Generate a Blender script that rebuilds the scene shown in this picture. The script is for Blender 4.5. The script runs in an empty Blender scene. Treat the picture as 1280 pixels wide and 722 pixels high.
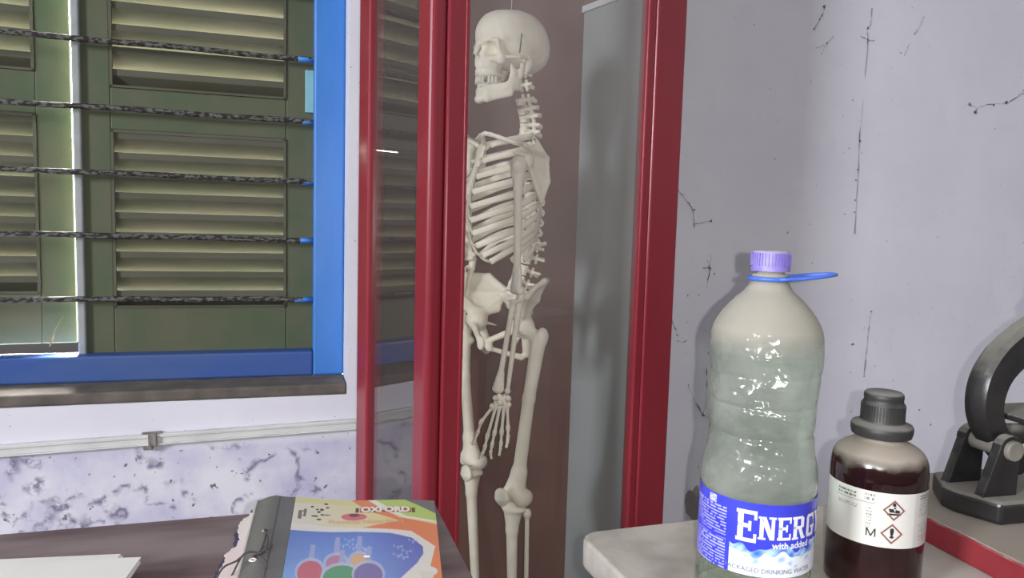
import bpy, bmesh, math, random
import numpy as np
from mathutils import Vector, Matrix, noise as mnoise
random.seed(7)
rng = np.random.default_rng(7)
SC = bpy.context.scene
COL = SC.collection
R = math.radians

# ------------------------------------------------------------------ camera
CAM_H = 1.25
FPX = 924.0
PITCH = math.atan(83 / FPX)
ROLL = R(1.6)
cp, sp = math.cos(PITCH), math.sin(PITCH)
cr, sr = math.cos(ROLL), math.sin(ROLL)
fwd = Vector((0, cp, -sp)); r0 = Vector((1, 0, 0)); u0 = Vector((0, sp, cp))
cright = r0 * cr + u0 * sr
cup = -r0 * sr + u0 * cr
cam_d = bpy.data.cameras.new('camera')
cam_d.sensor_width = 36.0
cam_d.lens = 36.0 * FPX / 1280.0
cam_d.clip_start = 0.02
cam = bpy.data.objects.new('camera', cam_d); COL.objects.link(cam)
M = Matrix((cright, cup, -fwd)).transposed().to_4x4()
M.translation = Vector((0, 0, CAM_H))
cam.matrix_world = M
SC.camera = cam

def ray(px, py):
    u = (px - 640) / FPX; v = (361 - py) / FPX
    return cright * u + cup * v + fwd
def P(px, py, Y):
    r = ray(px, py); return Vector((0, 0, CAM_H)) + r * (Y / r.y)

# ------------------------------------------------------------------ light and exposure
SC.view_settings.view_transform = 'Standard'
SC.view_settings.look = 'None'
SC.view_settings.gamma = 1.0
SC.view_settings.use_curve_mapping = False
SC.view_settings.exposure = 0.0
world = bpy.data.worlds.new('room_ambient'); SC.world = world
world.use_nodes = True
wn = world.node_tree; wn.nodes.clear()
wo = wn.nodes.new('ShaderNodeOutputWorld'); bg = wn.nodes.new('ShaderNodeBackground')
tc = wn.nodes.new('ShaderNodeTexCoord'); sx = wn.nodes.new('ShaderNodeSeparateXYZ')
rmp = wn.nodes.new('ShaderNodeValToRGB'); mrg = wn.nodes.new('ShaderNodeMapRange')
mrg.inputs[1].default_value = -1; mrg.inputs[2].default_value = 1
wn.links.new(tc.outputs['Generated'], sx.inputs[0]); wn.links.new(sx.outputs['Z'], mrg.inputs[0])
wn.links.new(mrg.outputs[0], rmp.inputs[0]); wn.links.new(rmp.outputs[0], bg.inputs[0]); wn.links.new(bg.outputs[0], wo.inputs[0])
rmp.color_ramp.elements[0].position = 0.38; rmp.color_ramp.elements[0].color = (0.06, 0.05, 0.05, 1)
rmp.color_ramp.elements[1].position = 0.66; rmp.color_ramp.elements[1].color = (0.74, 0.73, 0.75, 1)
bg.inputs[1].default_value = 0.68

def area_light(name, loc, target, w, h, power, color):
    d = bpy.data.lights.new(name, 'AREA'); d.shape = 'RECTANGLE'; d.size = w; d.size_y = h
    d.energy = power; d.color = color
    o = bpy.data.objects.new(name, d); COL.objects.link(o)
    o.location = loc
    o.rotation_euler = (Vector(target) - Vector(loc)).to_track_quat('-Z', 'Y').to_euler()
    return o
# camera phone flash just right of the lens
fl = bpy.data.lights.new('phone_flash', 'POINT'); fl.energy = 21; fl.shadow_soft_size = 0.0025; fl.color = (1.0, 0.96, 0.92)
flo = bpy.data.objects.new('phone_flash', fl); COL.objects.link(flo); flo.location = (0.020, 0.0, CAM_H + 0.004)
fl.use_nodes = True; _fn = fl.node_tree; _em = _fn.nodes['Emission']; _fo = _fn.nodes.new('ShaderNodeLightFalloff'); _fo.inputs[0].default_value = 1.0
_fn.links.new(_fo.outputs['Linear'], _em.inputs['Strength'])
# daylight from another window of the room, behind the camera on the left
area_light('room_window_daylight', (-6.0, -4.6, 3.0), (2.0, 2.6, 1.2), 1.3, 1.8, 720, (0.93, 0.96, 1.0))
# daylight outside the shutters
area_light('outdoor_daylight', (-1.75, 3.9, 2.6), (-1.05, 1.9, 1.4), 3.2, 2.6, 9000, (1.0, 0.985, 0.93))

# ------------------------------------------------------------------ helpers
MATS = {}
def mat(name, color, rough=0.6, var=None, scale=8.0, amt=0.5, spec=0.5, metal=0.0, bump=0.0, detail=6.0,
        dust=None, dust_lo=0.3, dust_hi=0.8, stretch=(1, 1, 1), lo=0.35, hi=0.65, bscale=None):
    """noise-mixed principled; dust = colour settled on upward faces"""
    m = bpy.data.materials.new(name); m.use_nodes = True; MATS[name] = m
    nt = m.node_tree; N = nt.nodes; L = nt.links
    b = N['Principled BSDF']
    b.inputs['Base Color'].default_value = (*color, 1); b.inputs['Roughness'].default_value = rough
    b.inputs['Metallic'].default_value = metal; b.inputs['Specular IOR Level'].default_value = spec
    t = N.new('ShaderNodeTexCoord'); mp = N.new('ShaderNodeMapping'); mp.inputs['Scale'].default_value = stretch
    L.new(t.outputs['Object'], mp.inputs[0])
    out = None
    if var:
        n = N.new('ShaderNodeTexNoise'); n.inputs['Scale'].default_value = scale; n.inputs['Detail'].default_value = detail
        L.new(mp.outputs[0], n.inputs['Vector'])
        r = N.new('ShaderNodeMapRange'); r.inputs[1].default_value = lo; r.inputs[2].default_value = hi; r.inputs[4].default_value = amt
        L.new(n.outputs['Fac'], r.inputs[0])
        mx = N.new('ShaderNodeMix'); mx.data_type = 'RGBA'; mx.inputs['A'].default_value = (*color, 1); mx.inputs['B'].default_value = (*var, 1)
        L.new(r.outputs[0], mx.inputs['Factor']); out = mx.outputs['Result']
    if dust:
        g = N.new('ShaderNodeNewGeometry'); s = N.new('ShaderNodeSeparateXYZ'); L.new(g.outputs['Normal'], s.inputs[0])
        n2 = N.new('ShaderNodeTexNoise'); n2.inputs['Scale'].default_value = 45; n2.inputs['Detail'].default_value = 5
        L.new(t.outputs['Object'], n2.inputs['Vector'])
        ad = N.new('ShaderNodeMath'); ad.operation = 'MULTIPLY_ADD'; ad.inputs[1].default_value = 0.5; 
        L.new(n2.outputs['Fac'], ad.inputs[0]); L.new(s.outputs['Z'], ad.inputs[2])
        r2 = N.new('ShaderNodeMapRange'); r2.inputs[1].default_value = dust_lo + .25; r2.inputs[2].default_value = dust_hi + .25
        L.new(ad.outputs[0], r2.inputs[0])
        mx2 = N.new('ShaderNodeMix'); mx2.data_type = 'RGBA'; mx2.inputs['A'].default_value = (*color, 1); mx2.inputs['B'].default_value = (*dust, 1)
        if out: L.new(out, mx2.inputs['A'])
        L.new(r2.outputs[0], mx2.inputs['Factor']); out = mx2.outputs['Result']
        rr = N.new('ShaderNodeMapRange'); rr.inputs[3].default_value = rough; rr.inputs[4].default_value = 0.95
        L.new(r2.outputs[0], rr.inputs[0]); L.new(rr.outputs[0], b.inputs['Roughness'])
    if out: L.new(out, b.inputs['Base Color'])
    if bump:
        n3 = N.new('ShaderNodeTexNoise'); n3.inputs['Scale'].default_value = bscale or scale * 3; n3.inputs['Detail'].default_value = 5
        L.new(mp.outputs[0], n3.inputs['Vector'])
        bp = N.new('ShaderNodeBump'); bp.inputs['Strength'].default_value = bump; bp.inputs['Distance'].default_value = 0.004
        L.new(n3.outputs['Fac'], bp.inputs['Height']); L.new(bp.outputs[0], b.inputs['Normal'])
    return m

def pane_mat(name, dust_amt, dust_col, gloss_rough=0.03, tint=(1, 1, 1), refl=0.10, nscale=3.0, bump=0.0, bscale=60, vary=0.5):
    """thin clear sheet: straight-through light, mirror reflection, a film of dust"""
    m = bpy.data.materials.new(name); m.use_nodes = True; MATS[name] = m
    nt = m.node_tree; N = nt.nodes; L = nt.links; N.clear()
    o = N.new('ShaderNodeOutputMaterial'); tr = N.new('ShaderNodeBsdfTransparent'); tr.inputs[0].default_value = (*tint, 1)
    gl = N.new('ShaderNodeBsdfGlossy'); gl.inputs['Roughness'].default_value = gloss_rough
    df = N.new('ShaderNodeBsdfDiffuse'); df.inputs[0].default_value = (*dust_col, 1)
    lf = N.new('ShaderNodeLayerWeight'); lf.inputs[0].default_value = .5
    lw = N.new('ShaderNodeMath'); lw.operation = 'POWER'; L.new(lf.outputs['Facing'], lw.inputs[0]); lw.inputs[1].default_value = 5.0
    sc_ = N.new('ShaderNodeMath'); sc_.operation = 'MULTIPLY_ADD'; sc_.inputs[1].default_value = .9; sc_.inputs[2].default_value = refl
    L.new(lw.outputs[0], sc_.inputs[0])
    m1 = N.new('ShaderNodeMixShader'); L.new(sc_.outputs[0], m1.inputs[0]); L.new(tr.outputs[0], m1.inputs[1]); L.new(gl.outputs[0], m1.inputs[2])
    t = N.new('ShaderNodeTexCoord'); n = N.new('ShaderNodeTexNoise'); n.inputs['Scale'].default_value = nscale; n.inputs['Detail'].default_value = 6
    L.new(t.outputs['Object'], n.inputs['Vector'])
    r = N.new('ShaderNodeMapRange'); r.inputs[1].default_value = .3; r.inputs[2].default_value = .7
    r.inputs[3].default_value = dust_amt * (1 - vary); r.inputs[4].default_value = dust_amt * (1 + vary)
    L.new(n.outputs['Fac'], r.inputs[0])
    m2 = N.new('ShaderNodeMixShader'); L.new(r.outputs[0], m2.inputs[0]); L.new(m1.outputs[0], m2.inputs[1]); L.new(df.outputs[0], m2.inputs[2])
    L.new(m2.outputs[0], o.inputs[0])
    if bump:
        n3 = N.new('ShaderNodeTexNoise'); n3.inputs['Scale'].default_value = bscale; n3.inputs['Detail'].default_value = 2
        L.new(t.outputs['Object'], n3.inputs['Vector'])
        bp = N.new('ShaderNodeBump'); bp.inputs['Strength'].default_value = bump; bp.inputs['Distance'].default_value = 0.01
        L.new(n3.outputs['Fac'], bp.inputs['Height']); L.new(bp.outputs[0], gl.inputs['Normal'])
    return m

def vcol_mat(name, rough=0.5, spec=0.4):
    m = bpy.data.materials.new(name); m.use_nodes = True
    nt = m.node_tree; a = nt.nodes.new('ShaderNodeVertexColor'); a.layer_name = 'print'
    b = nt.nodes['Principled BSDF']; nt.links.new(a.outputs[0], b.inputs['Base Color'])
    b.inputs['Roughness'].default_value = rough; b.inputs['Specular IOR Level'].default_value = spec
    return m

def thing(name, label, cat, loc=(0, 0, 0), rz=0.0, group=None, kind=None):
    o = bpy.data.objects.new(name, None); COL.objects.link(o); o.empty_display_size = 0.05
    o.location = loc; o.rotation_euler = (0, 0, rz)
    if label: o['label'] = label
    if cat: o['category'] = cat
    if group: o['group'] = group
    if kind: o['kind'] = kind
    return o
def tag(o, label, cat, group=None):
    o['label'] = label; o['category'] = cat
    if group: o['group'] = group
    return o
def obj(name, verts, faces, m, parent=None, smooth=False, label=None, bevel=0.0, seg=2, auto=None):
    me = bpy.data.meshes.new(name)
    if isinstance(verts, np.ndarray): verts = verts.tolist()
    if isinstance(faces, np.ndarray): faces = faces.tolist()
    me.from_pydata([tuple(v) for v in verts], [], faces); me.validate(); me.update()
    bm = bmesh.new(); bm.from_mesh(me); bmesh.ops.recalc_face_normals(bm, faces=bm.faces); bm.to_mesh(me); bm.free()
    o = bpy.data.objects.new(name, me); COL.objects.link(o)
    if m: me.materials.append(m)
    if parent: o.parent = parent
    if label: o['label'] = label
    if smooth:
        me.polygons.foreach_set('use_smooth', [True] * len(me.polygons))
        if auto is not None: me.set_sharp_from_angle(angle=R(auto))
    if bevel:
        md = o.modifiers.new('edge', 'BEVEL'); md.width = bevel; md.segments = seg; md.limit_method = 'ANGLE'; md.angle_limit = R(40)
    return o
class MB:
    def __init__(s): s.v = []; s.f = []
    def add(s, vs, fs):
        n = len(s.v); s.v += [tuple(v) for v in vs]; s.f += [tuple(i + n for i in f) for f in fs]; return s
    def box(s, x0, x1, y0, y1, z0, z1, Mx=None):
        vs = [Vector((x, y, z)) for z in (z0, z1) for y in (y0, y1) for x in (x0, x1)]
        if Mx: vs = [Mx @ v for v in vs]
        return s.add(vs, [(0, 2, 3, 1), (4, 5, 7, 6), (0, 1, 5, 4), (2, 6, 7, 3), (0, 4, 6, 2), (1, 3, 7, 5)])
    def prism(s, pts, z0, z1, Mx=None):
        n = len(pts)
        vs = [Vector((p[0], p[1], z)) for z in (z0, z1) for p in pts]
        if Mx: vs = [Mx @ v for v in vs]
        return s.add(vs, [tuple(range(n))[::-1], tuple(range(n, 2 * n))] + [(i, (i + 1) % n, n + (i + 1) % n, n + i) for i in range(n)])
    def tube(s, pts, rad, seg=10, caps=True, flat=None, up=None):
        """pts list of Vector; rad float or list; flat=(a,b) scales section axes"""
        pts = [Vector(p) for p in pts]; n = len(pts)
        if not hasattr(rad, '__len__'): rad = [rad] * n
        vs = []; prev = None
        for i, p in enumerate(pts):
            t = (pts[min(i + 1, n - 1)] - pts[max(i - 1, 0)]).normalized()
            if up is not None: a = (Vector(up) - t * t.dot(Vector(up))).normalized()
            elif prev is None:
                a = t.orthogonal().normalized()
            else: a = (prev - t * t.dot(prev)).normalized()
            prev = a; b = t.cross(a)
            fa, fb = flat if flat else (1, 1)
            for k in range(seg):
                w = 2 * math.pi * k / seg
                vs.append(p + a * (math.cos(w) * rad[i] * fa) + b * (math.sin(w) * rad[i] * fb))
        fs = [(i * seg + k, i * seg + (k + 1) % seg, (i + 1) * seg + (k + 1) % seg, (i + 1) * seg + k) for i in range(n - 1) for k in range(seg)]
        if caps: fs += [tuple(range(seg))[::-1], tuple(range((n - 1) * seg, n * seg))]
        return s.add(vs, fs)
    def lathe(s, prof, seg=48, Mx=None, a0=0, a1=2 * math.pi, caps=False):
        full = abs(a1 - a0 - 2 * math.pi) < 1e-6; n = len(prof); m = seg if full else seg + 1
        vs = []
        for k in range(m):
            w = a0 + (a1 - a0) * k / seg
            for r_, z in prof:
                v = Vector((r_ * math.cos(w), r_ * math.sin(w), z)); vs.append(Mx @ v if Mx else v)
        fs = [(k * n + i, ((k + 1) % m) * n + i, ((k + 1) % m) * n + i + 1, k * n + i + 1) for k in range(seg) for i in range(n - 1)]
        if caps: fs += [tuple(k * n for k in range(m))[::-1], tuple(k * n + n - 1 for k in range(m))]
        return s.add(vs, fs)
    def build(s, name, m, parent=None, **k): return obj(name, s.v, s.f, m, parent, **k)
def spline(pts, n=8):
    """Catmull-Rom through pts"""
    p = [Vector(q) for q in pts]; p = [p[0] * 2 - p[1]] + p + [p[-1] * 2 - p[-2]]; out = []
    for i in range(1, len(p) - 2):
        for k in range(n):
            t = k / n
            out.append(0.5 * ((2 * p[i]) + (-p[i - 1] + p[i + 1]) * t + (2 * p[i - 1] - 5 * p[i] + 4 * p[i + 1] - p[i + 2]) * t * t + (-p[i - 1] + 3 * p[i] - 3 * p[i + 1] + p[i + 2]) * t ** 3))
    out.append(p[-2]); return out
def interp(xs, ys, x): return float(np.interp(x, xs, ys))
def text_geo(body, size, step=None, squash=1.0, bold=0.0):
    """flat letter outlines as vertices (x,y) and faces, centred"""
    cu = bpy.data.curves.new('lettering', 'FONT'); cu.body = body; cu.size = 1.0; cu.align_x = 'CENTER'; cu.align_y = 'CENTER'; cu.resolution_u = 4; cu.offset = bold / size
    o = bpy.data.objects.new('lettering', cu); COL.objects.link(o)
    bpy.context.view_layer.update()
    me = bpy.data.meshes.new_from_object(o.evaluated_get(bpy.context.evaluated_depsgraph_get()))
    bpy.data.objects.remove(o); bpy.data.curves.remove(cu)
    bm = bmesh.new(); bm.from_mesh(me); bpy.data.meshes.remove(me); bmesh.ops.triangulate(bm, faces=bm.faces[:])
    for v in bm.verts: v.co *= size
    if step:
        xs = [v.co.x for v in bm.verts]; x = min(xs) + step
        while x < max(xs):
            bmesh.ops.bisect_plane(bm, geom=bm.verts[:] + bm.edges[:] + bm.faces[:], plane_co=(x, 0, 0), plane_no=(1, 0, 0)); x += step
    bm.verts.ensure_lookup_table()
    vs = [(v.co.x * squash, v.co.y) for v in bm.verts]; fs = [tuple(v.index for v in f.verts) for f in bm.faces]
    bm.free(); return vs, fs

# ------------------------------------------------------------------ materials
def wall_material():
    m = bpy.data.materials.new('lavender_plaster'); m.use_nodes = True
    nt = m.node_tree; N = nt.nodes; L = nt.links; b = N['Principled BSDF']; b.inputs['Roughness'].default_value = 0.75
    b.inputs['Specular IOR Level'].default_value = 0.25
    t = N.new('ShaderNodeTexCoord'); s = N.new('ShaderNodeSeparateXYZ'); L.new(t.outputs['Object'], s.inputs[0])
    def noise(scale, detail=6, rough=0.6):
        n = N.new('ShaderNodeTexNoise'); n.inputs['Scale'].default_value = scale; n.inputs['Detail'].default_value = detail; n.inputs['Roughness'].default_value = rough
        L.new(t.outputs['Object'], n.inputs['Vector']); return n.outputs['Fac']
    def rng_(src, a, b_, c=0.0, d=1.0):
        r = N.new('ShaderNodeMapRange'); r.inputs[1].default_value = a; r.inputs[2].default_value = b_; r.inputs[3].default_value = c; r.inputs[4].default_value = d
        L.new(src, r.inputs[0]); return r.outputs[0]
    def mul(a, b_):
        q = N.new('ShaderNodeMath'); q.operation = 'MULTIPLY'; L.new(a, q.inputs[0]); L.new(b_, q.inputs[1]); return q.outputs[0]
    def mix(fac, A, B):
        q = N.new('ShaderNodeMix'); q.data_type = 'RGBA'; L.new(fac, q.inputs['Factor'])
        for nm, v in (('A', A), ('B', B)):
            if isinstance(v, tuple): q.inputs[nm].default_value = (*v, 1)
            else: L.new(v, q.inputs[nm])
        return q.outputs['Result']
    base = mix(rng_(noise(2.2), .35, .65), (0.63, 0.62, 0.70), (0.69, 0.68, 0.75))
    base = mix(rng_(noise(9, 8), .55, .75, 0, .35), base, (0.56, 0.55, 0.64))
    # lower dado: peeled distemper showing violet and grey
    low = rng_(s.outputs['Z'], 0.66, 0.64)
    left = rng_(s.outputs['X'], 0.2, -0.3)
    zone = mul(low, left)
    big = rng_(noise(5.5, 3, .5), .50, .56)
    edge = rng_(noise(5.5, 3, .5), .50, .535); edge2 = rng_(noise(5.5, 3, .5), .575, .54)
    ring = mul(edge, edge2)
    fine = rng_(noise(26, 8, .7), .46, .56)
    base = mix(mul(zone, rng_(noise(3.0, 5), .40, .56, .0, .8)), base, (0.42, 0.40, 0.60))
    base = mix(mul(zone, mul(ring, fine)), base, (0.19, 0.175, 0.27))
    spots = rng_(noise(38, 3, .5), .67, .70)
    base = mix(mul(zone, spots), base, (0.16, 0.14, 0.17))
    dots = rng_(noise(60, 2, .4), .735, .75, 0, .7)
    base = mix(dots, base, (0.2, 0.18, 0.2))
    L.new(base, b.inputs['Base Color'])
    bp = N.new('ShaderNodeBump'); bp.inputs['Strength'].default_value = 0.35; bp.inputs['Distance'].default_value = 0.004
    L.new(noise(7, 8), bp.inputs['Height']); L.new(bp.outputs[0], b.inputs['Normal'])
    return m
M_wall = wall_material()
M_sill = mat('dirty_cement', (0.14, 0.12, 0.105), 0.95, (0.065, 0.055, 0.05), 14, 0.8, bump=0.4)
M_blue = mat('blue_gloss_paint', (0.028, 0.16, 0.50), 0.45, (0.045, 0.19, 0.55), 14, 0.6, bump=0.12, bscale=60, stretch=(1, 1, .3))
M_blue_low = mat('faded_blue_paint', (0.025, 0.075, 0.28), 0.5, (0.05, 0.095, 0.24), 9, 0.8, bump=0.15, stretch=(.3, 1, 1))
M_green = mat('green_shutter_paint', (0.050, 0.075, 0.036), 0.6, (0.085, 0.085, 0.048), 7, 0.9, bump=0.2, dust=(0.16, 0.16, 0.11), dust_lo=.3, dust_hi=.9)
M_slat = mat('green_slat_paint', (0.062, 0.063, 0.040), 0.7, (0.088, 0.084, 0.060), 12, 0.9, bump=0.15, stretch=(.3, 1, 1))
M_bead = mat('grey_painted_bead', (0.30, 0.32, 0.33), 0.7, (0.20, 0.22, 0.2), 20, 0.6)
M_bar = mat('rusted_bar', (0.035, 0.030, 0.028), 0.9, (0.14, 0.145, 0.14), 140, 0.9, spec=.15, bump=0.6, lo=.47, hi=.55, stretch=(.5, 1, 1))
M_hinge = mat('pale_teal_paint', (0.16, 0.40, 0.45), 0.5, (0.22, 0.42, 0.45), 30, 0.7)
M_red = mat('oxblood_gloss_paint', (0.205, 0.014, 0.026), 0.28, (0.25, 0.026, 0.038), 5, 0.8, bump=0.06, bscale=25, stretch=(1, 1, .25))
M_red_worn = mat('worn_red_paint', (0.25, 0.04, 0.05), 0.6, (0.38, 0.2, 0.2), 16, 0.7)
M_ply = mat('brown_plywood', (0.20, 0.085, 0.060), 0.6, (0.12, 0.062, 0.052), 3, 0.9, stretch=(1, 1, .2))
M_grey = mat('grey_painted_board', (0.30, 0.325, 0.325), 0.75, (0.25, 0.27, 0.275), 5, 0.8, stretch=(1, 1, .4))
M_white_batten = mat('white_batten', (0.62, 0.62, 0.66), 0.6, (0.5, 0.5, 0.52), 10, 0.5)
M_dark = mat('dark_wood', (0.04, 0.02, 0.02), 0.5, (0.06, 0.035, 0.03), 6, 0.8)
M_floor = mat('cement_floor', (0.16, 0.15, 0.14), 0.85, (0.10, 0.095, 0.09), 3, 0.8, bump=0.2)
M_table_l = mat('dusty_brown_tabletop', (0.10, 0.064, 0.068), 0.75, (0.21, 0.165, 0.165), 11, 1.0, bump=0.12, stretch=(.35, 1.6, 1), lo=.35, hi=.6)
M_table_r = mat('grey_dust_tabletop', (0.27, 0.245, 0.22), 0.9, (0.43, 0.40, 0.36), 14, 1.0, bump=0.15, stretch=(1, 1, 1))
M_board_top = mat('grey_brown_dusty_board', (0.25, 0.22, 0.185), 0.9, (0.20, 0.17, 0.14), 8, 0.9, bump=0.1)
M_iron = mat('black_dusty_iron', (0.012, 0.012, 0.014), 0.35, (0.03, 0.028, 0.026), 25, 0.7, dust=(0.22, 0.21, 0.185), dust_lo=.28, dust_hi=.95, bump=0.1)
M_bone = mat('aged_bone', (0.88, 0.84, 0.72), 0.6, (0.76, 0.70, 0.55), 16, 0.8, bump=0.12, bscale=90, spec=.35)
M_tooth = mat('tooth_enamel', (0.72, 0.69, 0.60), 0.35)
M_cart = mat('grey_cartilage', (0.66, 0.60, 0.48), 0.6, (0.5, 0.44, 0.34), 30, 0.7)
M_wire = mat('dark_wire', (0.03, 0.028, 0.026), 0.5, metal=0.6)
M_steel = mat('dull_steel', (0.35, 0.34, 0.32), 0.45, (0.2, 0.2, 0.19), 40, 0.6, metal=0.7)
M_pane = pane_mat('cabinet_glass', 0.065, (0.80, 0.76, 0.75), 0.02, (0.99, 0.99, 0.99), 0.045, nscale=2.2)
def grade_pane_haze(m, z0, z1, k0, k1):
    """scale the dust film with height, painting in reflected haze towards the top"""
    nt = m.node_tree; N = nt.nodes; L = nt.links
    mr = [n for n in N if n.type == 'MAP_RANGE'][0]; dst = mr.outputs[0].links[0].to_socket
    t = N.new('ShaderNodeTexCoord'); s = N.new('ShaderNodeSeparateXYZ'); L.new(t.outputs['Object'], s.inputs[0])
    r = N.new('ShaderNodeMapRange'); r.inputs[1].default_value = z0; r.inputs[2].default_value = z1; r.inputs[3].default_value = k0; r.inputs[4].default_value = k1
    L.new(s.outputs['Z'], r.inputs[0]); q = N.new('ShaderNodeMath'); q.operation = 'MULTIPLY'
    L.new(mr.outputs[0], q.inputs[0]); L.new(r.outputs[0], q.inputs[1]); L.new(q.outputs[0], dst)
grade_pane_haze(M_pane, .8, 1.8, .25, 1.6)  # reflection haze of the front glass painted as a film denser upward
M_pane_s = pane_mat('cabinet_side_glass', 0.05, (0.30, 0.30, 0.30), 0.02, (0.9, 0.9, 0.9), 0.12, nscale=2.2)
M_white = mat('white_plastic', (0.62, 0.62, 0.62), 0.5, (0.50, 0.50, 0.50), 9, 0.7)
M_paper = mat('white_paper', (0.70, 0.69, 0.66), 0.8, (0.64, 0.63, 0.60), 12, 0.5)
M_web = mat('sooty_cobweb', (0.07, 0.062, 0.066), 0.95)

# ------------------------------------------------------------------ room shell
WZ = 2.12; WA = R(17.2)
ct, st = math.cos(WA), math.sin(WA)
WM = Matrix.Translation((0, WZ, 0)) @ Matrix.Rotation(WA, 4, 'Z'); WMI = WM.inverted()
def wl(px, py, off=0.0):
    """pixel ray onto the plane `off` behind the wall face, in wall coordinates (along, off, up)"""
    a = WMI @ Vector((0, 0, CAM_H)); d = WMI.to_3x3() @ ray(px, py)
    return a + d * ((off - a.y) / d.y)
FR = 0.12                                  # recess of the window frame behind the wall face
s_right = wl(430, 250, FR).x + 0.002; z_sill = wl(0, 481, FR).z - 0.002
s_mid = wl(96, 250, FR + .05).x
s_left = 2 * s_mid - s_right
z_top = 2.18
w = MB()
w.box(-4.0, s_left, 0, .24, 0, 3.1).box(s_right, 4.5, 0, .24, 0, 3.1).box(s_left, s_right, 0, .24, 0, z_sill - .03).box(s_left, s_right, 0, .24, z_top, 3.1)
wall = w.build('wall_back', M_wall); wall.matrix_world = WM; wall['kind'] = 'structure'
fl_ = MB().box(-4.0, 4.5, -4.2, 0.0, -0.06, 0.0).build('floor', M_floor); fl_.matrix_world = WM; fl_['kind'] = 'structure'

# ------------------------------------------------------------------ window
win = thing('window_1', None, None, kind='structure'); win.matrix_world = WM
fw = s_right - wl(392, 250, FR).x           # face width of the blue frame
zb_in = wl(200, 443, FR).z; 
f = MB()
f.box(s_right - fw, s_right, FR, FR + .07, z_sill, z_top).box(s_left, s_left + fw, FR, FR + .07, z_sill, z_top).box(s_left + fw, s_right - fw, FR, FR + .07, z_top - fw, z_top)
f.build('window_frame', M_blue, win, bevel=.006, label='bright blue painted side and top of the frame')
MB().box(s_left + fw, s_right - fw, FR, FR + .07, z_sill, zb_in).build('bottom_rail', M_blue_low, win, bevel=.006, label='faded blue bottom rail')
MB().box(s_left, s_right, .0, FR + .02, z_sill - .03, z_sill).build('window_sill', M_sill, win, bevel=.006, label='sill crusted with brown dirt')
# shutters behind the frame
SY = FR + .055                               # room-side face of the closed leaf
def leaf(width, mirror, name):
    """local: x 0..width from the hinge side to the meeting edge, y outward, z up from 0"""
    e = thing(name, None, None); e.parent = win
    z0 = zb_in - .015; H = z_top - fw - z0 + .01
    st_h, st_m = .085, .082                   # hinge stile, meeting stile
    zr = [wl(200, y, SY).z - z0 for y in (440, 384, 165, 113, -200)]   # bottom rail, panel, middle rail, panel
    def X(a, b): return (a, b) if not mirror else (-b, -a)
    T = .03
    fr = MB()
    x0, x1 = X(0, st_h); fr.box(x0, x1, 0, T, 0, H)
    x0, x1 = X(width - st_m, width); fr.box(x0, x1, 0, T, 0, H)
    x0, x1 = X(st_h, width - st_m)
    fr.box(x0, x1, 0, T, 0, zr[1]); fr.box(x0, x1, 0, T, zr[2], zr[3]); fr.box(x0, x1, 0, T, H - .07, H)
    fr.build('shutter_frame', M_green, e, bevel=.003)
    sl = MB(); pitch = .0548
    for (a, b) in ((zr[1], zr[2]), (zr[3], H - .07)):
        n = int((b - a) / pitch + .5)
        for i in range(n + 1):
            zc = a + (i + .35) * (b - a) / n
            if zc > b + .01: continue
            ya, yb = .003, T + .016
            sec = [(ya, zc + .028), (ya, zc + .011), (yb, zc - .036), (yb, zc - .028), (ya + .006, zc + .028)]
            vs = [(x, y_, z_) for x in (x0 - .004, x1 + .004) for y_, z_ in sec]
            sl.add(vs, [(0, 1, 2, 3, 4), (9, 8, 7, 6, 5)] + [(k, 5 + k, 5 + (k + 1) % 5, (k + 1) % 5) for k in range(5)])
    sl.build('slats', M_slat, e, bevel=.0015)
    bd = MB()
    for (a, b) in ((zr[1], zr[2]), (zr[3], H - .07)):
        for (u0_, u1_, v0_, v1_) in ((x0, x0 + .007, a, b), (x1 - .007, x1, a, b), (x0, x1, a, a + .006), (x0, x1, b - .006, b)):
            bd.box(u0_, u1_, -.004, .003, v0_, v1_)
    bd.build('panel_bead', M_slat, e)
    e['w'] = width
    return e, z0, H
wr = s_right - fw + .012 - s_mid
er, lz0, LH = leaf(wr, True, 'shutter'); er.location = (s_right - fw + .012, SY, lz0)
del er['w']
el, _, _ = leaf(wr - .020, False, 'shutter'); el.location = (s_left + fw - .012, SY + .012, lz0 + .034); el.rotation_euler = (0, 0, R(4.2))
del el['w']
# rounded cover bead standing on the meeting edge of the right leaf
mb = MB(); mb.box(-wr - .004, -wr + .016, -.014, .004, 0, LH).build('cover_bead', M_bead, er, bevel=.005, seg=3, label='grey weathered bead along the meeting edge')
hz1, hz0 = wl(385, 88, SY).z - lz0, wl(385, 141, SY).z - lz0
MB().box(-.034, -.010, -.007, 0, hz0, hz1).build('hinge', M_hinge, er, bevel=.002, label='pale teal painted hinge plate')
# bars
for y in (-8, 75.6, 153, 228, 300.5, 374):
    zb = wl(392, y, FR + .025).z
    pts = [Vector((s_left + fw * .6 + (s_right - s_left - fw * 1.2) * i / 40, FR + .022 + .0012 * math.sin(i * .9 + y), zb + .0012 * math.sin(i * .5 + y) + (.003 * math.sin(i / 40 * 3.14)))) for i in range(41)]
    b = MB().tube(pts, [.0068 + .0009 * random.random() for _ in pts], 8).build('security_bar', M_bar, win, smooth=True)
    n_ = 3
    ep = [Vector((s_right - fw - .030 - .03 * ((y * 7) % 3) / 3, FR + .022, zb)), Vector((s_right - fw + .004, FR + .022, zb))]
    MB().tube(ep, .0078, 8).build('painted_end', M_blue, b, smooth=True, label='blue paint lapping onto the end of the bar')
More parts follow.
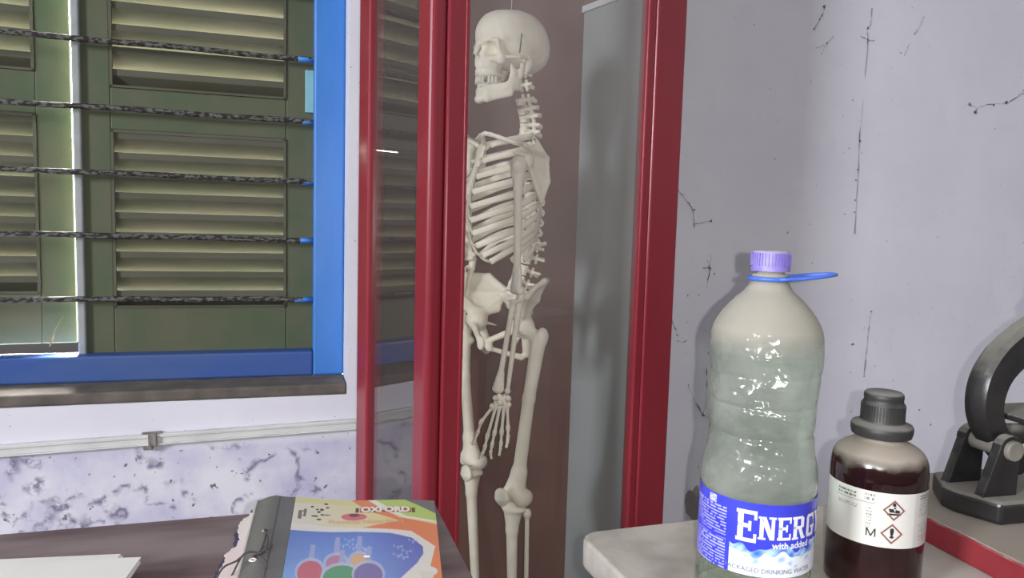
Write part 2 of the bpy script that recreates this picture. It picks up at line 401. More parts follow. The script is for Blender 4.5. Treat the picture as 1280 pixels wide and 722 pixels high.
# bit of straw caught at the shutter foot
tw = [wl(62, 433, FR + .02), wl(67, 418, FR + .02), wl(71, 408, FR + .02), wl(80, 395, FR + .02)]
o = MB().tube(spline([WM @ p for p in tw], 4), [.0012, .0022, .0016, .0022, .001] + [.0012] * 8, 6).build('dry_twig', mat('straw', (.32, .27, .13), .8))
tag(o, 'short dry twig caught at the foot of the left shutter leaf', 'twig')

# ------------------------------------------------------------------ wiring conduit
cd = thing('wiring_conduit', 'white plastic cable conduit running along the wall under the window', 'conduit')
cd.matrix_world = WM
a_, b_ = wl(0, 563, -.01), wl(447, 529, -.01)
dirv = (b_ - a_); p0 = a_ - dirv * .9; p1 = a_ + dirv * 1.35
ang = math.atan2(dirv.z, dirv.x); Lc = (p1 - p0).length
Mx = Matrix.Translation((p0.x, 0, p0.z)) @ Matrix.Rotation(-ang, 4, 'Y')
MB().box(0, Lc, -.013, .0, -.012, .004, Mx).build('channel', M_white, cd, bevel=.002)
MB().box(0, Lc, -.017, -.0, .004, .0135, Mx).box(0, Lc, -.019, 0, -.0145, -.011, Mx).build('cover_strip', M_white, cd, bevel=.003, label='raised snap-on cover')
cx = (wl(192, 548, -.01) - p0).dot(dirv.normalized())
MB().box(cx - .011, cx + .009, -.024, 0, -.017, .017, Mx).box(cx - .024, cx - .002, -.02, 0, -.026, -.014, Mx).box(cx - .028, cx + .02, -.012, 0, .012, .018, Mx).build('clip', mat('rusty_clip', (.11, .095, .085), .9, (.3, .28, .26), 60, .8), cd, bevel=.003, label='rusty brown clip crusted with dirt')

# ------------------------------------------------------------------ sooty cobweb strands on the wall right of the cabinet
def web(pix, rad, label, lumps=(), off=-.003):
    e = thing('cobweb_strand', label, 'cobweb', group='sooty cobweb strands on the wall')
    base = WM @ wl(*pix[0][0], 0); e.location = base
    for line in pix:
        pts = [WM @ (wl(x, y, off)) - base for x, y in line]
        sp_ = spline(pts, 5); j = [Vector((rng.normal(0, .0007), 0, rng.normal(0, .0007))) for _ in sp_]
        MB().tube([q + k for q, k in zip(sp_, j)], [rad * (.15 + 1.0 * rng.random() ** 2) for _ in sp_], 5).build('strand', M_web, e)
    for x, y, r_ in lumps:
        c = WM @ wl(x, y, off) - base
        pr = [(math.sin(t_ * math.pi / 5) * r_ * (.6 + .4 * rng.random()), -math.cos(t_ * math.pi / 5) * r_ * 1.3) for t_ in range(6)]
        MB().lathe(pr, 7, Matrix.Translation(c)).build('soot_clump', M_web, e, smooth=True)
    return e
web([[(1090, 10), (1088, 30), (1084, 36), (1085, 50), (1081, 98)], [(1079, 125), (1074, 180), (1072, 230), (1068, 292)], [(1076, 45), (1086, 50), (1093, 50)]], .0011,
    'long dark vertical cobweb strand running down the middle of the right wall', [(1085, 35, .0028), (1075, 176, .003), (1072, 212, .0022), (1070, 225, .002), (1069, 250, .0022), (1068, 265, .002)])
web([[(1280, 112), (1270, 122), (1256, 129), (1236, 130), (1222, 134), (1213, 131)], [(1222, 134), (1219, 141)], [(1280, 116), (1262, 127)]], .0013,
    'dark curling cobweb strand hanging at the right edge of the wall', [(1212, 130, .004), (1219, 140, .0045), (1258, 128, .0048), (1242, 131, .0028)])
web([[(1032, 5), (1030, 12), (1026, 22), (1020, 33), (1017, 37)]], .0016, 'short thick sooty cobweb wisp beside the top of the cabinet shadow', [(1030, 8, .003), (1018, 36, .0028)])
web([[(1042, 45), (1034, 54), (1030, 60), (1026, 68)], [(1020, 60), (1030, 56)]], .0009, 'small forked cobweb wisp below the short thick wisp', [(1034, 54, .0024)])
web([[(1155, 20), (1150, 32), (1143, 42)], [(1137, 55), (1130, 70)]], .0008, 'faint slanting cobweb strand high on the right wall', [(1143, 42, .0018)])
web([[(1089, 388), (1086, 410), (1083, 440), (1080, 470)]], .0011, 'short vertical cobweb strand above the brown reagent bottle', [(1089, 389, .002), (1080, 470, .002), (1066, 430, .0025), (1149, 512, .002)])
web([[(847, 238), (858, 250), (866, 262), (868, 285)], [(847, 238), (856, 244)], [(858, 250), (866, 262)], [(866, 280), (878, 278), (889, 276)]], .0013,
    'branching cobweb strand close to the right post, above bottle level', [(868, 262, .0025), (889, 276, .003), (868, 283, .002), (848, 238, .002)])
web([[(885, 325), (888, 335), (884, 350)], [(878, 334), (890, 336)], [(889, 318), (887, 340), (883, 360)]], .0012, 'small starry cobweb tuft left of the bottle cap', [(886, 334, .0028), (893, 342, .002), (880, 335, .002)])
web([[(837, 390), (842, 405), (848, 420)], [(838, 380), (840, 400), (845, 412)], [(846, 425), (853, 428), (860, 424)]], .001, 'wispy cobweb against the middle of the right post', [(846, 418, .0018)])
web([[(860, 480), (866, 495), (874, 510), (879, 519)], [(883, 455), (884, 480), (882, 505), (878, 519)], [(878, 519), (887, 522), (889, 524)]], .0014,
    'long forked cobweb strand between the cabinet and the water bottle', [(880, 519, .0025)])
# bare cement patch where paint fell off beside the bottle
pp = [(857, 618), (862, 612), (866, 614), (869, 608), (872, 606), (875, 612), (881, 613), (890, 615), (892, 660), (874, 660), (866, 650), (858, 640), (856, 628)]
q = [wl(x, y, -.0015) for x, y in pp]; q2 = [Vector((v.x, .001, v.z)) for v in q]
n = len(q)
o = obj('bare_patch', [WM @ v for v in q + q2], [tuple(range(n))] + [(i, (i + 1) % n, n + (i + 1) % n, n + i) for i in range(n)], mat('bare_cement', (.24, .22, .21), .95, (.32, .30, .30), 40, .9))
o['kind'] = 'structure'; o.name = 'trim_1'

# ------------------------------------------------------------------ display cabinet
CA = R(32); CO = Vector((-.1675, 1.45, 0))
CM = Matrix.Translation(CO) @ Matrix.Rotation(CA, 4, 'Z'); CMI = CM.inverted()
def cu_(px, y=285, v=0.0):
    a = CMI @ Vector((0, 0, CAM_H)); d = CMI.to_3x3() @ ray(px, y); return (a + d * ((v - a.y) / d.y))
def cv_(px, y=285, u=0.0):
    a = CMI @ Vector((0, 0, CAM_H)); d = CMI.to_3x3() @ ray(px, y); return (a + d * ((u - a.x) / d.x))
CW, CD, CH = .667, .392, 2.12
cab = thing('display_cabinet', 'tall oxblood red wooden display cabinet with dusty glass panes holding the skeleton', 'cabinet', CO, CA)
def post(x0, x1, y0, y1, bev=.006, label=None):
    return MB().box(x0, x1, y0, y1, 0, CH).build('post', M_red, cab, bevel=bev, seg=4, label=label)
v_fl = .066; u_st0, u_st1 = .035, .078
post(0, u_st0 + .001, 0, v_fl, .012)
v_bl = cv_(459.5).y
post(0, .04, v_bl, CD)
u_r0, u_r1 = cu_(802).x, cu_(811).x
post(u_r1, CW, 0, .06)
# door: stiles, rails, pane
d = thing('door', None, None); d.parent = cab
MB().box(u_st0, u_st1, -.004, .028, .06, CH - .05).build('stile', M_red, d, bevel=.004)
MB().box(u_r0, u_r1 + .001, .004, .03, .06, CH - .05).build('stile', M_red, d, bevel=.004)
MB().box(u_st1 - .006, u_st1 + .002, -.007, .0, .06, CH - .05).build('moulding', M_red, d, bevel=.002)
MB().box(u_st1, u_r0, -.002, .028, .06, .14).build('rail', M_red, d, bevel=.004)
MB().box(u_st1, u_r0, -.002, .028, CH - .14, CH - .05).build('rail', M_red, d, bevel=.004)
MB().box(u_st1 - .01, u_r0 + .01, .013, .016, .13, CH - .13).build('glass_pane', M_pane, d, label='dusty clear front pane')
# left side pane and its rails
MB().box(.012, .016, v_fl - .01, v_bl + .01, .12, CH - .06).build('side_pane', M_pane_s, cab, label='reflecting side pane facing the window')
for z0_, z1_ in ((.04, .13), (CH - .12, CH)): MB().box(.004, .03, v_fl, v_bl, z0_, z1_).build('side_rail', M_red, cab, bevel=.003)
# back board, right side board, batten, bottom and top
MB().box(.01, CW - .012, CD - .014, CD - .002, .02, CH - .01).build('back_board', M_ply, cab, label='brown plywood back')
zbat = 1.838
MB().box(CW - .022, CW - .010, .03, CD - .012, .04, zbat).build('side_board', M_grey, cab, label='grey painted board on the right side')
MB().box(CW - .022, CW - .010, .03, CD - .012, zbat, CH - .01).build('upper_side_board', M_ply, cab, label='brown board above the white batten')
MB().box(CW - .030, CW - .021, .03, CD - .014, zbat - .004, zbat + .013).build('batten', M_white_batten, cab, bevel=.001, label='narrow white batten')
MB().box(0, CW, 0, CD, .0, .06).build('base_board', M_red, cab, bevel=.004)
MB().box(-.01, CW + .01, -.012, CD, CH, CH + .03).build('cornice', M_red, cab, bevel=.006)
MB().box(.47, .52, CD - .024, CD - .012, 1.86, CH - .03).build('back_stile', M_ply, cab, bevel=.002)
# hinge or lock scar on the right post
# ------------------------------------------------------------------ implicit surfaces for the bones (numpy surface nets), centimetres
def A(*a): return np.array(a, float)
def sph(p, c, r): return np.linalg.norm(p - A(*c), axis=1) - r
def ell(p, c, r, rot=None):
    q = p - A(*c)
    if rot is not None: q = q @ rot
    r = A(*r); k0 = np.linalg.norm(q / r, axis=1); k1 = np.linalg.norm(q / (r * r), axis=1) + 1e-9
    return k0 * (k0 - 1) / k1
def cap(p, a, b, ra, rb=None, flat=None):
    """tapered capsule; flat = (direction, factor) widens it along a direction"""
    a = A(*a); b = A(*b); rb = ra if rb is None else rb
    ba = b - a; pa = p - a; t = np.clip((pa @ ba) / (ba @ ba), 0, 1)
    dv = pa - t[:, None] * ba
    if flat is not None:
        dr = A(*flat[0]); dr /= np.linalg.norm(dr); k = dv @ dr; dv = dv - np.outer(k * (1 - 1 / flat[1]), dr)
    return np.linalg.norm(dv, axis=1) - (ra + (rb - ra) * t)
def box_(p, c, h, r=0.1):
    q = np.abs(p - A(*c)) - A(*h) + r
    return np.linalg.norm(np.maximum(q, 0), axis=1) + np.minimum(q.max(axis=1), 0) - r
def tri(p, a, b, c, th):
    a, b, c = A(*a), A(*b), A(*c); ba, cb, ac = b - a, c - b, a - c; n = np.cross(ba, ac)
    pa, pb, pc = p - a, p - b, p - c
    s = np.sign(pa @ np.cross(ba, n)) + np.sign(pb @ np.cross(cb, n)) + np.sign(pc @ np.cross(ac, n))
    def e(v, w): 
        t = np.clip((w @ v) / (v @ v), 0, 1); return ((np.outer(t, v) - w) ** 2).sum(1)
    edge = np.minimum(np.minimum(e(ba, pa), e(cb, pb)), e(ac, pc)); pl = (pa @ n) ** 2 / (n @ n)
    return np.sqrt(np.where(s < 2.0, edge, pl)) - th
def su(a, b, k=.4):
    h = np.clip(.5 + .5 * (b - a) / k, 0, 1); return b * (1 - h) + a * h - k * h * (1 - h)
def ss(a, b, k=.3): return -su(-a, b, k)      # a minus b
def U(k, *ds):
    o = ds[0]
    for d_ in ds[1:]: o = su(o, d_, k)
    return o
def nets(f, lo, hi, h):
    ax = [np.arange(l, u + h, h) for l, u in zip(lo, hi)]; nx, ny, nz = map(len, ax)
    g = np.stack(np.meshgrid(*ax, indexing='ij'), -1).reshape(-1, 3)
    V = np.concatenate([f(g[i:i + 400000]) for i in range(0, len(g), 400000)]).reshape(nx, ny, nz)
    S = V < 0; acc = np.zeros((nx - 1, ny - 1, nz - 1, 3)); cnt = np.zeros((nx - 1, ny - 1, nz - 1))
    offs = [(i, j, k) for i in (0, 1) for j in (0, 1) for k in (0, 1)]
    def sub(Ar, o): return Ar[o[0]:o[0] + nx - 1, o[1]:o[1] + ny - 1, o[2]:o[2] + nz - 1]
    for o in offs:
        for a in range(3):
            if o[a]: continue
            o2 = list(o); o2[a] = 1
            v1, v2 = sub(V, o), sub(V, o2); m = (v1 < 0) != (v2 < 0)
            t = np.where(m, v1 / np.where(m, v1 - v2, 1), 0)
            for b in range(3): acc[..., b] += np.where(m, o[b] + (t if b == a else 0), 0)
            cnt += m
    act = cnt > 0; idx = -np.ones(cnt.shape, int); ii = np.argwhere(act); idx[act] = np.arange(len(ii))
    vs = (ii + acc[act] / cnt[act][:, None]) * h + A(*lo)
    F_ = []
    for a in range(3):
        b, c = [(1, 2), (2, 0), (0, 1)][a]
        sl = [slice(1, -1)] * 3; sl[a] = slice(0, -1)
        sl2 = list(sl); sl2[a] = slice(1, None)
        s1, s2 = S[tuple(sl)], S[tuple(sl2)]; e = np.argwhere(s1 != s2)
        if not len(e): continue
        flip = s1[tuple(e.T)]
        base = e.copy(); 
        for q_ in range(3):
            if q_ != a: base[:, q_] += 1
        def gi(db, dc):
            t = base.copy(); t[:, b] += db; t[:, c] += dc; return idx[tuple(t.T)]
        quad = np.stack([gi(-1, -1), gi(0, -1), gi(0, 0), gi(-1, 0)], 1)
        quad[~flip] = quad[~flip][:, ::-1]; F_.append(quad)
    return vs, np.concatenate(F_)
def bone(name, f, lo, hi, h, m, parent, Mx=None, label=None):
    v, fc = nets(f, lo, hi, h); v = v * .01
    if Mx is not None:
        Rm = np.array(Mx.to_3x3()); v = v @ Rm.T + np.array(Mx.translation)
    me = bpy.data.meshes.new(name); me.from_pydata(v.tolist(), [], fc.tolist()); me.update()
    me.polygons.foreach_set('use_smooth', [True] * len(me.polygons)); me.materials.append(m)
    o = bpy.data.objects.new(name, me); COL.objects.link(o); o.parent = parent
    if label: o['label'] = label
    return o
def relax(o, n, f_=.5):
    md = o.modifiers.new('relax', 'SMOOTH'); md.factor = f_; md.iterations = n; return o
def clone(o, parent, Mx=None):
    c = o.copy(); COL.objects.link(c); c.parent = parent
    if Mx is not None: c.matrix_local = Mx
    return c

# skeleton: the Empty stands on the cabinet floor; bones are placed in world space under it
SK_O = Vector((0.02, 1.74, .06))
sk = thing('human_skeleton', 'ivory human skeleton hanging upright inside the glass cabinet', 'skeleton', SK_O)
T0 = Matrix.Translation(-SK_O)
def yawm(loc, yaw, pitch=0, roll=0, scale=1.0):
    """body frame x=its right, y=facing, z=up; yaw 0 faces the camera, positive turns the face to the photo's left"""
    a = math.pi + R(-yaw) 
    m = Matrix.Rotation(a, 4, 'Z') @ Matrix.Rotation(R(pitch), 4, 'X') @ Matrix.Rotation(R(roll), 4, 'Y')
    return T0 @ Matrix.Translation(loc) @ m @ Matrix.Diagonal((scale, scale, scale, 1))

# --- skull
def f_skull(p):
    q = p.copy(); q[:, 0] = np.abs(q[:, 0])
    d = ell(q, (0, -1.3, 1.0), (6.9, 8.6, 6.5))
    d = U(1.5, d, ell(q, (0, 3.2, 1.6), (5.5, 5.4, 5.0)), ell(q, (0, -5.6, -1.0), (5.3, 4.6, 4.6)))
    d = U(1.0, d, ell(q, (0, -2.5, -3.6), (4.6, 5.0, 1.8)))
    d = ss(d, ell(q, (7.6, 4.2, -2.6), (2.6, 2.9, 3.4)), .8)          # temporal fossa
    face = ell(q, (0, 5.4, -4.6), (3.6, 3.1, 3.6))
    d = U(.9, d, face, ell(q, (4.7, 5.0, -4.3), (1.3, 1.2, 1.4)))
    d = U(.5, d, cap(q, (1.0, 7.7, -.6), (4.8, 6.3, -.8), .62), cap(q, (5.0, 6.2, -1.0), (5.1, 5.4, -3.9), .48), cap(q, (1.6, 7.4, -4.2), (4.6, 6.1, -4.5), .55))
    d = ss(d, ell(q, (3.15, 7.7, -2.4), (1.65, 2.9, 1.55)), .35)       # orbit
    d = U(.35, d, cap(q, (0, 8.3, -1.2), (0, 9.1, -3.2), .5))
    d = ss(d, ell(q, (0, 8.9, -5.0), (1.2, 2.0, 1.55)), .2)           # nasal opening
    d = U(.5, d, ell(q, (0, 5.3, -7.4), (3.0, 3.2, 1.2)), cap(q, (0, 8.3, -6.6), (0, 8.6, -7.0), .35))
    d = su(d, cap(q, (5.5, 4.4, -4.1), (6.9, 1.4, -3.8), .38), .3); d = su(d, cap(q, (6.9, 1.4, -3.8), (6.4, -.8, -3.6), .42), .3)
    d = U(.6, d, cap(q, (5.5, -2.2, -4.4), (5.2, -1.6, -6.6), 1.15, .55))
    d = ss(d, sph(q, (6.9, -.9, -4.3), .42), .15)
    d = ss(d, ell(q, (4.7, 1.6, -6.2), (1.5, 2.6, 1.6)), .4)
    d = ss(d, ell(q, (3.2, 8.6, -5.6), (.5, .6, .5)), .3)
    return d + .04 * np.sin(q[:, 0] * 2.1 + q[:, 2] * 1.3) * np.sin(q[:, 1] * 1.7)
def f_jaw(p):
    q = p.copy(); q[:, 0] = np.abs(q[:, 0])
    d = U(.7, cap(q, (0, 7.1, -12.3), (1.8, 6.4, -12.3), .85), cap(q, (1.8, 6.4, -12.0), (4.6, 1.8, -10.7), .78, .72, ((0, 0, 1), 1.9)),
          cap(q, (0, 7.4, -10.9), (1.8, 6.6, -10.8), .7), cap(q, (1.8, 6.6, -10.7), (4.3, 3.0, -9.9), .6, .6, ((0, 0, 1), 1.4)), ell(q, (0, 7.5, -12.8), (1.5, 1.0, .95)))
    d = U(.5, d, cap(q, (4.7, 1.3, -10.2), (5.0, .7, -6.5), .48, .42, ((0, 1, 0), 4.4)), cap(q, (5.0, -.3, -7.4), (5.4, -.5, -4.9), .55, .5), cap(q, (5.0, 1.5, -7.2), (5.0, 2.4, -5.0), .55, .28))
    return d
SKM = yawm(P(637, 56, 1.775), 58, 1, -1, .99) @ Matrix.Diagonal((1, 1, 1.06, 1))
skull = bone('skull', f_skull, (-8, -11, -9), (8, 10.5, 8.3), .19, M_bone, sk, SKM)
jaw = bone('mandible', f_jaw, (-6.5, -2, -14.5), (6.5, 9.6, -4), .16, M_bone, skull, Matrix.Identity(4))
jaw.data.transform(SKM)
def arc(n, w, dpt, z, y0):
    out = []
    for i in range(n):
        t = (i + .5) / n * math.pi; out.append((w * math.cos(t), y0 + dpt * math.sin(t), z))
    return out
def teeth(nm, n, w, dp, z, y0, L_, skip, par):
    pts = [c for i, c in enumerate(arc(n, w, dp, z, y0)) if i not in skip]
    m = MB()
    for k, (x, y, z_) in enumerate(pts):
        t = math.atan2(y - y0, x); side = abs(math.cos(t)); rx = .30 + .14 * side
        Mx = SKM @ Matrix.Scale(.01, 4) @ Matrix.Translation((x, y, z_)) @ Matrix.Rotation(t + math.pi / 2, 4, 'Z') @ Matrix.Diagonal((rx, .26 + .16 * side, L_, 1))
        m.lathe([(0.001, -1), (.62, -.93), (.9, -.6), (1, 0), (.8, .6), (.5, 1)], 10, Mx)
    m.build(nm, M_tooth, par, smooth=True)
teeth('upper_teeth', 14, 2.95, 3.6, -8.75, 4.6, .80, (3, 10), skull)
teeth('lower_teeth', 14, 2.85, 3.3, -9.75, 4.3, .62, (11,), jaw)
wp = [SKM @ Vector((-.069, .010, .012)), SKM @ Vector((-.0705, .012, -.002)), SKM @ Vector((-.0695, .014, -.030))]
MB().tube(spline(wp, 4), .0014, 6).build('jaw_spring', M_wire, skull, smooth=True, label='dark wire hook on the temple')
hk = [SKM @ Vector((0, 0, .07)), SKM @ Vector((0, 0, .12)), T0 @ Vector((P(633, 5, 1.77).x, 1.77, CH - .02))]
MB().tube(hk, .0012, 6).build('hanging_wire', M_steel, sk, label='thin steel wire rising from the crown')

# --- thorax frame and spine
TY = 66
TC = P(623, 168, 1.80)
TM = yawm(TC, TY)
def ts(i): return -(i - 1) * 2.38                      # height of thoracic vertebra i
def ty(z): return -6.8 - 2.0 * math.sin(math.pi * min(1, max(0, -z / 30)))
W_ = [5.2, 7.8, 9.6, 10.8, 11.6, 12.0, 12.2, 12.2, 11.8, 11.0, 10.2, 8.4]
EX = [3.4, 3.6, 4.0, 4.4, 5.0, 5.8, 6.8, 7.8, 8.8, 9.8, 10.2, 8.2]
EY = [3.2, 5.2, 6.8, 7.8, 8.5, 8.8, 8.6, 8.0, 6.8, 5.2, 0.2, -4.0]
DR = [3.0, 4.4, 5.8, 7.0, 8.0, 8.8, 9.4, 9.8, 9.6, 8.6, 6.0, 3.6]
def cmv(x, y, z): return Vector((x * .01, y * .01, z * .01))
for i in range(12):
    zz = ts(i + 1); ys = ty(zz)
    for sd in (1, -1):
        pts = [(1.6, ys + .6, zz + .3), (3.2, ys - .6, zz + .2), (5.0 if i else 4.0, ys - .7 if i else ys + .3, zz - DR[i] * .10)]
        if i < 10:
            pts += [(W_[i] * .86, ys * .62, zz - DR[i] * .30), (W_[i], -.8 + EY[i] * .05, zz - DR[i] * .58), ((W_[i] + EX[i]) * .535, EY[i] * .72, zz - DR[i] * .86), (EX[i], EY[i], zz - DR[i])]
        elif i == 10: pts += [(W_[i] * .9, ys * .6, zz - 1.6), (EX[i], EY[i], zz - DR[i])]
        else: pts += [(7.0, ys * .85, zz - 1.6), (EX[i], EY[i], zz - DR[i])]
        sp_ = spline([TM @ cmv(x * sd, y, z) for x, y, z in pts], 7)
        n = len(sp_)
        # strap section: thin in the radial direction
        m = MB(); seg = 10; vs = []
        cen = TM @ cmv(0, -.5, zz - DR[i] * .5)
        for k, q in enumerate(sp_):
            t = (sp_[min(k + 1, n - 1)] - sp_[max(k - 1, 0)]).normalized()
            rad = Vector((q.x - cen.x, q.y - cen.y, 0)); rad = (rad - t * rad.dot(t)).normalized(); up = t.cross(rad)
            u_ = k / (n - 1); hh = (.0062 + .0018 * math.sin(u_ * 3.0)) * (.8 if i == 11 else 1); hh *= (1.15 if u_ > .93 else 1)
            th = .0028
            for g_ in range(seg):
                a_g = 2 * math.pi * g_ / seg; vs.append(q + up * math.cos(a_g) * hh + rad * math.sin(a_g) * th)
        fs = [(a * seg + k, a * seg + (k + 1) % seg, (a + 1) * seg + (k + 1) % seg, (a + 1) * seg + k) for a in range(n - 1) for k in range(seg)]
        fs += [tuple(range(seg))[::-1], tuple(range((n - 1) * seg, n * seg))]
        rb = m.add(vs, fs).build('rib', M_bone, sk, smooth=True)
        # costal cartilage
        if i < 7:
            sz = -4.0 - i * 2.15; sy = 4.3 + i * .72
            cpnt = [(EX[i], EY[i], zz - DR[i]), ((EX[i] + 2.2) / 2, (EY[i] + sy) / 2 + .4, (zz - DR[i] + sz) / 2 - .5), (1.9, sy, sz)]
        elif i < 10:
            cpnt = [(EX[i], EY[i], zz - DR[i]), ((EX[i] + EX[i - 1]) / 2, (EY[i] + EY[i - 1]) / 2 + .6, zz - DR[i] + .5), (EX[i - 1] - 1.2, EY[i - 1] + .5, ts(i) - DR[i - 1] + .2)]
        else: continue
        MB().tube(spline([TM @ cmv(x * sd, y, z) for x, y, z in cpnt], 5), .0036, 8).build('costal_cartilage', M_cart, rb, smooth=True)
def f_st(p):
    return U(.6, cap(p, (0, 4.2, -3.0), (0, 5.0, -6.6), .55, .5, ((1, 0, 0), 4.6)), cap(p, (0, 5.2, -7.4), (0, 8.6, -16.5), .5, .5, ((1, 0, 0), 3.4)), cap(p, (0, 8.7, -17.5), (0, 8.9, -20), .35, .2, ((1, 0, 0), 2)))
bone('sternum', f_st, (-3.2, 3, -21), (3.2, 10, -1.8), .2, M_bone, sk, TM)

# --- vertebrae
def f_vert(bw, bd, bh, spin, tilt, tr, ring=1.1):
    def f(p):
        q = p.copy(); q[:, 0] = np.abs(q[:, 0])
        body = np.maximum(np.sqrt((q[:, 0] / bw) ** 2 + (q[:, 1] / bd) ** 2) - 1, 0) * min(bw, bd)
        r_ = np.sqrt((q[:, 0] / bw) ** 2 + (q[:, 1] / bd) ** 2)
        waist = 1 - .12 * (1 - (q[:, 2] / bh) ** 2)
        body = np.maximum((r_ - waist) * min(bw, bd), np.abs(q[:, 2]) - bh)
        yb = -bd
        d = U(.25, body, cap(q, (bw * .6, yb * .7, .3), (1.1, yb - ring, .2), .42), cap(q, (1.1, yb - ring, .2), (0, yb - ring - .9, 0), .42))
        sy_ = yb - ring - .8
        d = U(.3, d, cap(q, (0, sy_, 0), (0, sy_ - spin * math.cos(tilt), -spin * math.sin(tilt)), .33, .38, ((0, 0, 1), 1.6)))
        d = U(.3, d, cap(q, (1.0, yb - ring + .1, .2), (tr, yb - ring - .5, .4), .38, .42))
        d = U(.2, d, cap(q, (1.25, yb - ring, -.9), (1.25, yb - ring, 1.1), .42))
        return d
    return f
def vmesh(fn, ext, h=.15):
    return bone('vertebra', fn, (-ext, -ext - 2, -ext * .75), (ext, 3, 2.2), h, M_bone, sk)
def vplace(o, pos, up, yaw, scale=1.0):
    z = up.normalized(); F = Vector((-math.sin(R(yaw)), -math.cos(R(yaw)), 0)); y = (F - z * F.dot(z)).normalized(); x = y.cross(z)
    m = Matrix((x, y, z)).transposed().to_4x4(); m.translation = pos
    o.matrix_local = T0 @ m @ Matrix.Diagonal((scale, scale, scale, 1))
tv = [Vector(SK_O) + TM @ cmv(0, ty(ts(i)) + .2, ts(i)) for i in range(1, 13)]
c1 = Vector(SK_O) + SKM @ cmv(0, -2.2, -6.1)
cerv = spline([c1, P(650, 130, 1.80), P(655, 153, 1.82), tv[0], tv[1]], 12)
def along(pts, n0, n1, cnt):
    return [pts[int(round(n0 + (n1 - n0) * k / (cnt - 1)))] for k in range(cnt)]
cv = along(cerv, 0, 32, 7)
lum = spline([tv[10], tv[11], P(657, 318, 1.845), P(648, 345, 1.845), P(641, 362, 1.835)], 12)
lv = along(lum, 19, 46, 5)
vc = vmesh(f_vert(1.05, .95, .72, 1.7, .35, 2.3, .8), 3.8); vt = vmesh(f_vert(1.4, 1.3, 1.0, 2.0, .85, 2.7), 4.8, .17); vl = vmesh(f_vert(2.2, 1.6, 1.25, 2.4, .12, 3.8), 5.2, .19)
allv = cv + tv + lv
for k, pnt in enumerate(allv):
    up = allv[max(k - 1, 0)] - allv[min(k + 1, len(allv) - 1)]
    if k < 7: src, first, yw, s_ = vc, k == 0, 60, 1.0 + .03 * k
    elif k < 19: src, first, yw, s_ = vt, k == 7, TY, .80 + .02 * (k - 7)
    else: src, first, yw, s_ = vl, k == 19, TY - 4 * (k - 18), .98
    vplace(src if first else clone(src, sk), pnt, up, yw, s_)

# --- pelvis
HL, HR = P(657, 408, 1.76), P(593, 399, 1.87)
PC = (HL + HR) / 2
pv = HR - HL; PYAW = math.degrees(math.atan2(pv.y, -pv.x)); PS = pv.length / .172
PM = yawm(PC, PYAW, 0, -math.degrees(math.asin(pv.z / pv.length)), PS)
def f_pelvis(p):
    q = p.copy(); q[:, 0] = np.abs(q[:, 0])
    B, AI, AS, CT, CB, PS_, NT = (7.4, -.6, 1.8), (9.6, 2.8, 3.2), (12.0, 4.2, 7.8), (13.2, -1.0, 11.4), (9.6, -6.4, 11.0), (4.6, -8.3, 7.0), (5.4, -5.2, 2.6)
    MI = (10.6, -1.6, 6.6)                                            # hollow of the wing, pushed outward
    bl = U(1.0, tri(q, B, AI, AS, .42), tri(q, B, AS, MI, .32), tri(q, MI, AS, CT, .3), tri(q, MI, CT, CB, .3), tri(q, MI, CB, PS_, .34), tri(q, B, MI, PS_, .36), tri(q, B, PS_, NT, .5), cap(q, B, NT, 1.1, .9))
    cr_ = U(.3, cap(q, AS, (13.0, 2.0, 10.2), .6), cap(q, (13.0, 2.0, 10.2), CT, .55), cap(q, CT, CB, .55, .6), cap(q, CB, PS_, .6, .75))
    d = U(1.1, bl, cr_, sph(q, (7.8, 0, 0), 2.9), cap(q, B, AI, .9, .7))
    d = U(.6, d, cap(q, (7.8, -1.4, -1.8), (6.6, -3.4, -7.2), 1.35, 1.2), cap(q, (7, -3.3, -1), (5.2, -4.8, -1.6), .5, .3))
    d = U(.5, d, cap(q, (7.0, 2.0, -.8), (1.8, 5.4, -3.6), .95, .75), ell(q, (1.3, 5.2, -4.8), (1.2, .8, 1.8)), cap(q, (1.7, 4.8, -5.8), (5.9, -2.0, -8.2), .6, .85))
    return ss(d, sph(q, (9.6, .3, -.3), 2.5), .2)
relax(bone('pelvis', f_pelvis, (-14.5, -10, -10), (14.5, 7, 13), .26, M_bone, sk, PM), 12)
def f_sac(p):
    q = p.copy(); q[:, 0] = np.abs(q[:, 0])
    d = U(.9, cap(q, (0, -5.2, 6.6), (0, -7.8, 3.4), 1.45, 1.2, ((1, 0, 0), 3.3)), cap(q, (0, -7.8, 3.4), (0, -9.0, -.5), 1.1, .8, ((1, 0, 0), 2.9)), cap(q, (0, -9, -.5), (0, -7.6, -4.2), .8, .5, ((1, 0, 0), 2.0)))
    d = U(.4, d, ell(q, (0, -4.8, 7.2), (2.4, 1.7, .9)), cap(q, (0, -7.4, -4.6), (0, -5.9, -6.8), .55, .3))
    for z, y in ((4.6, -5.2), (2.2, -6.9), (0, -7.9)): d = ss(d, sph(q, (2.1, y, z), .5), .2)
    return d
bone('sacrum', f_sac, (-5.6, -11, -8), (5.6, -2.5, 9), .22, M_bone, sk, PM)

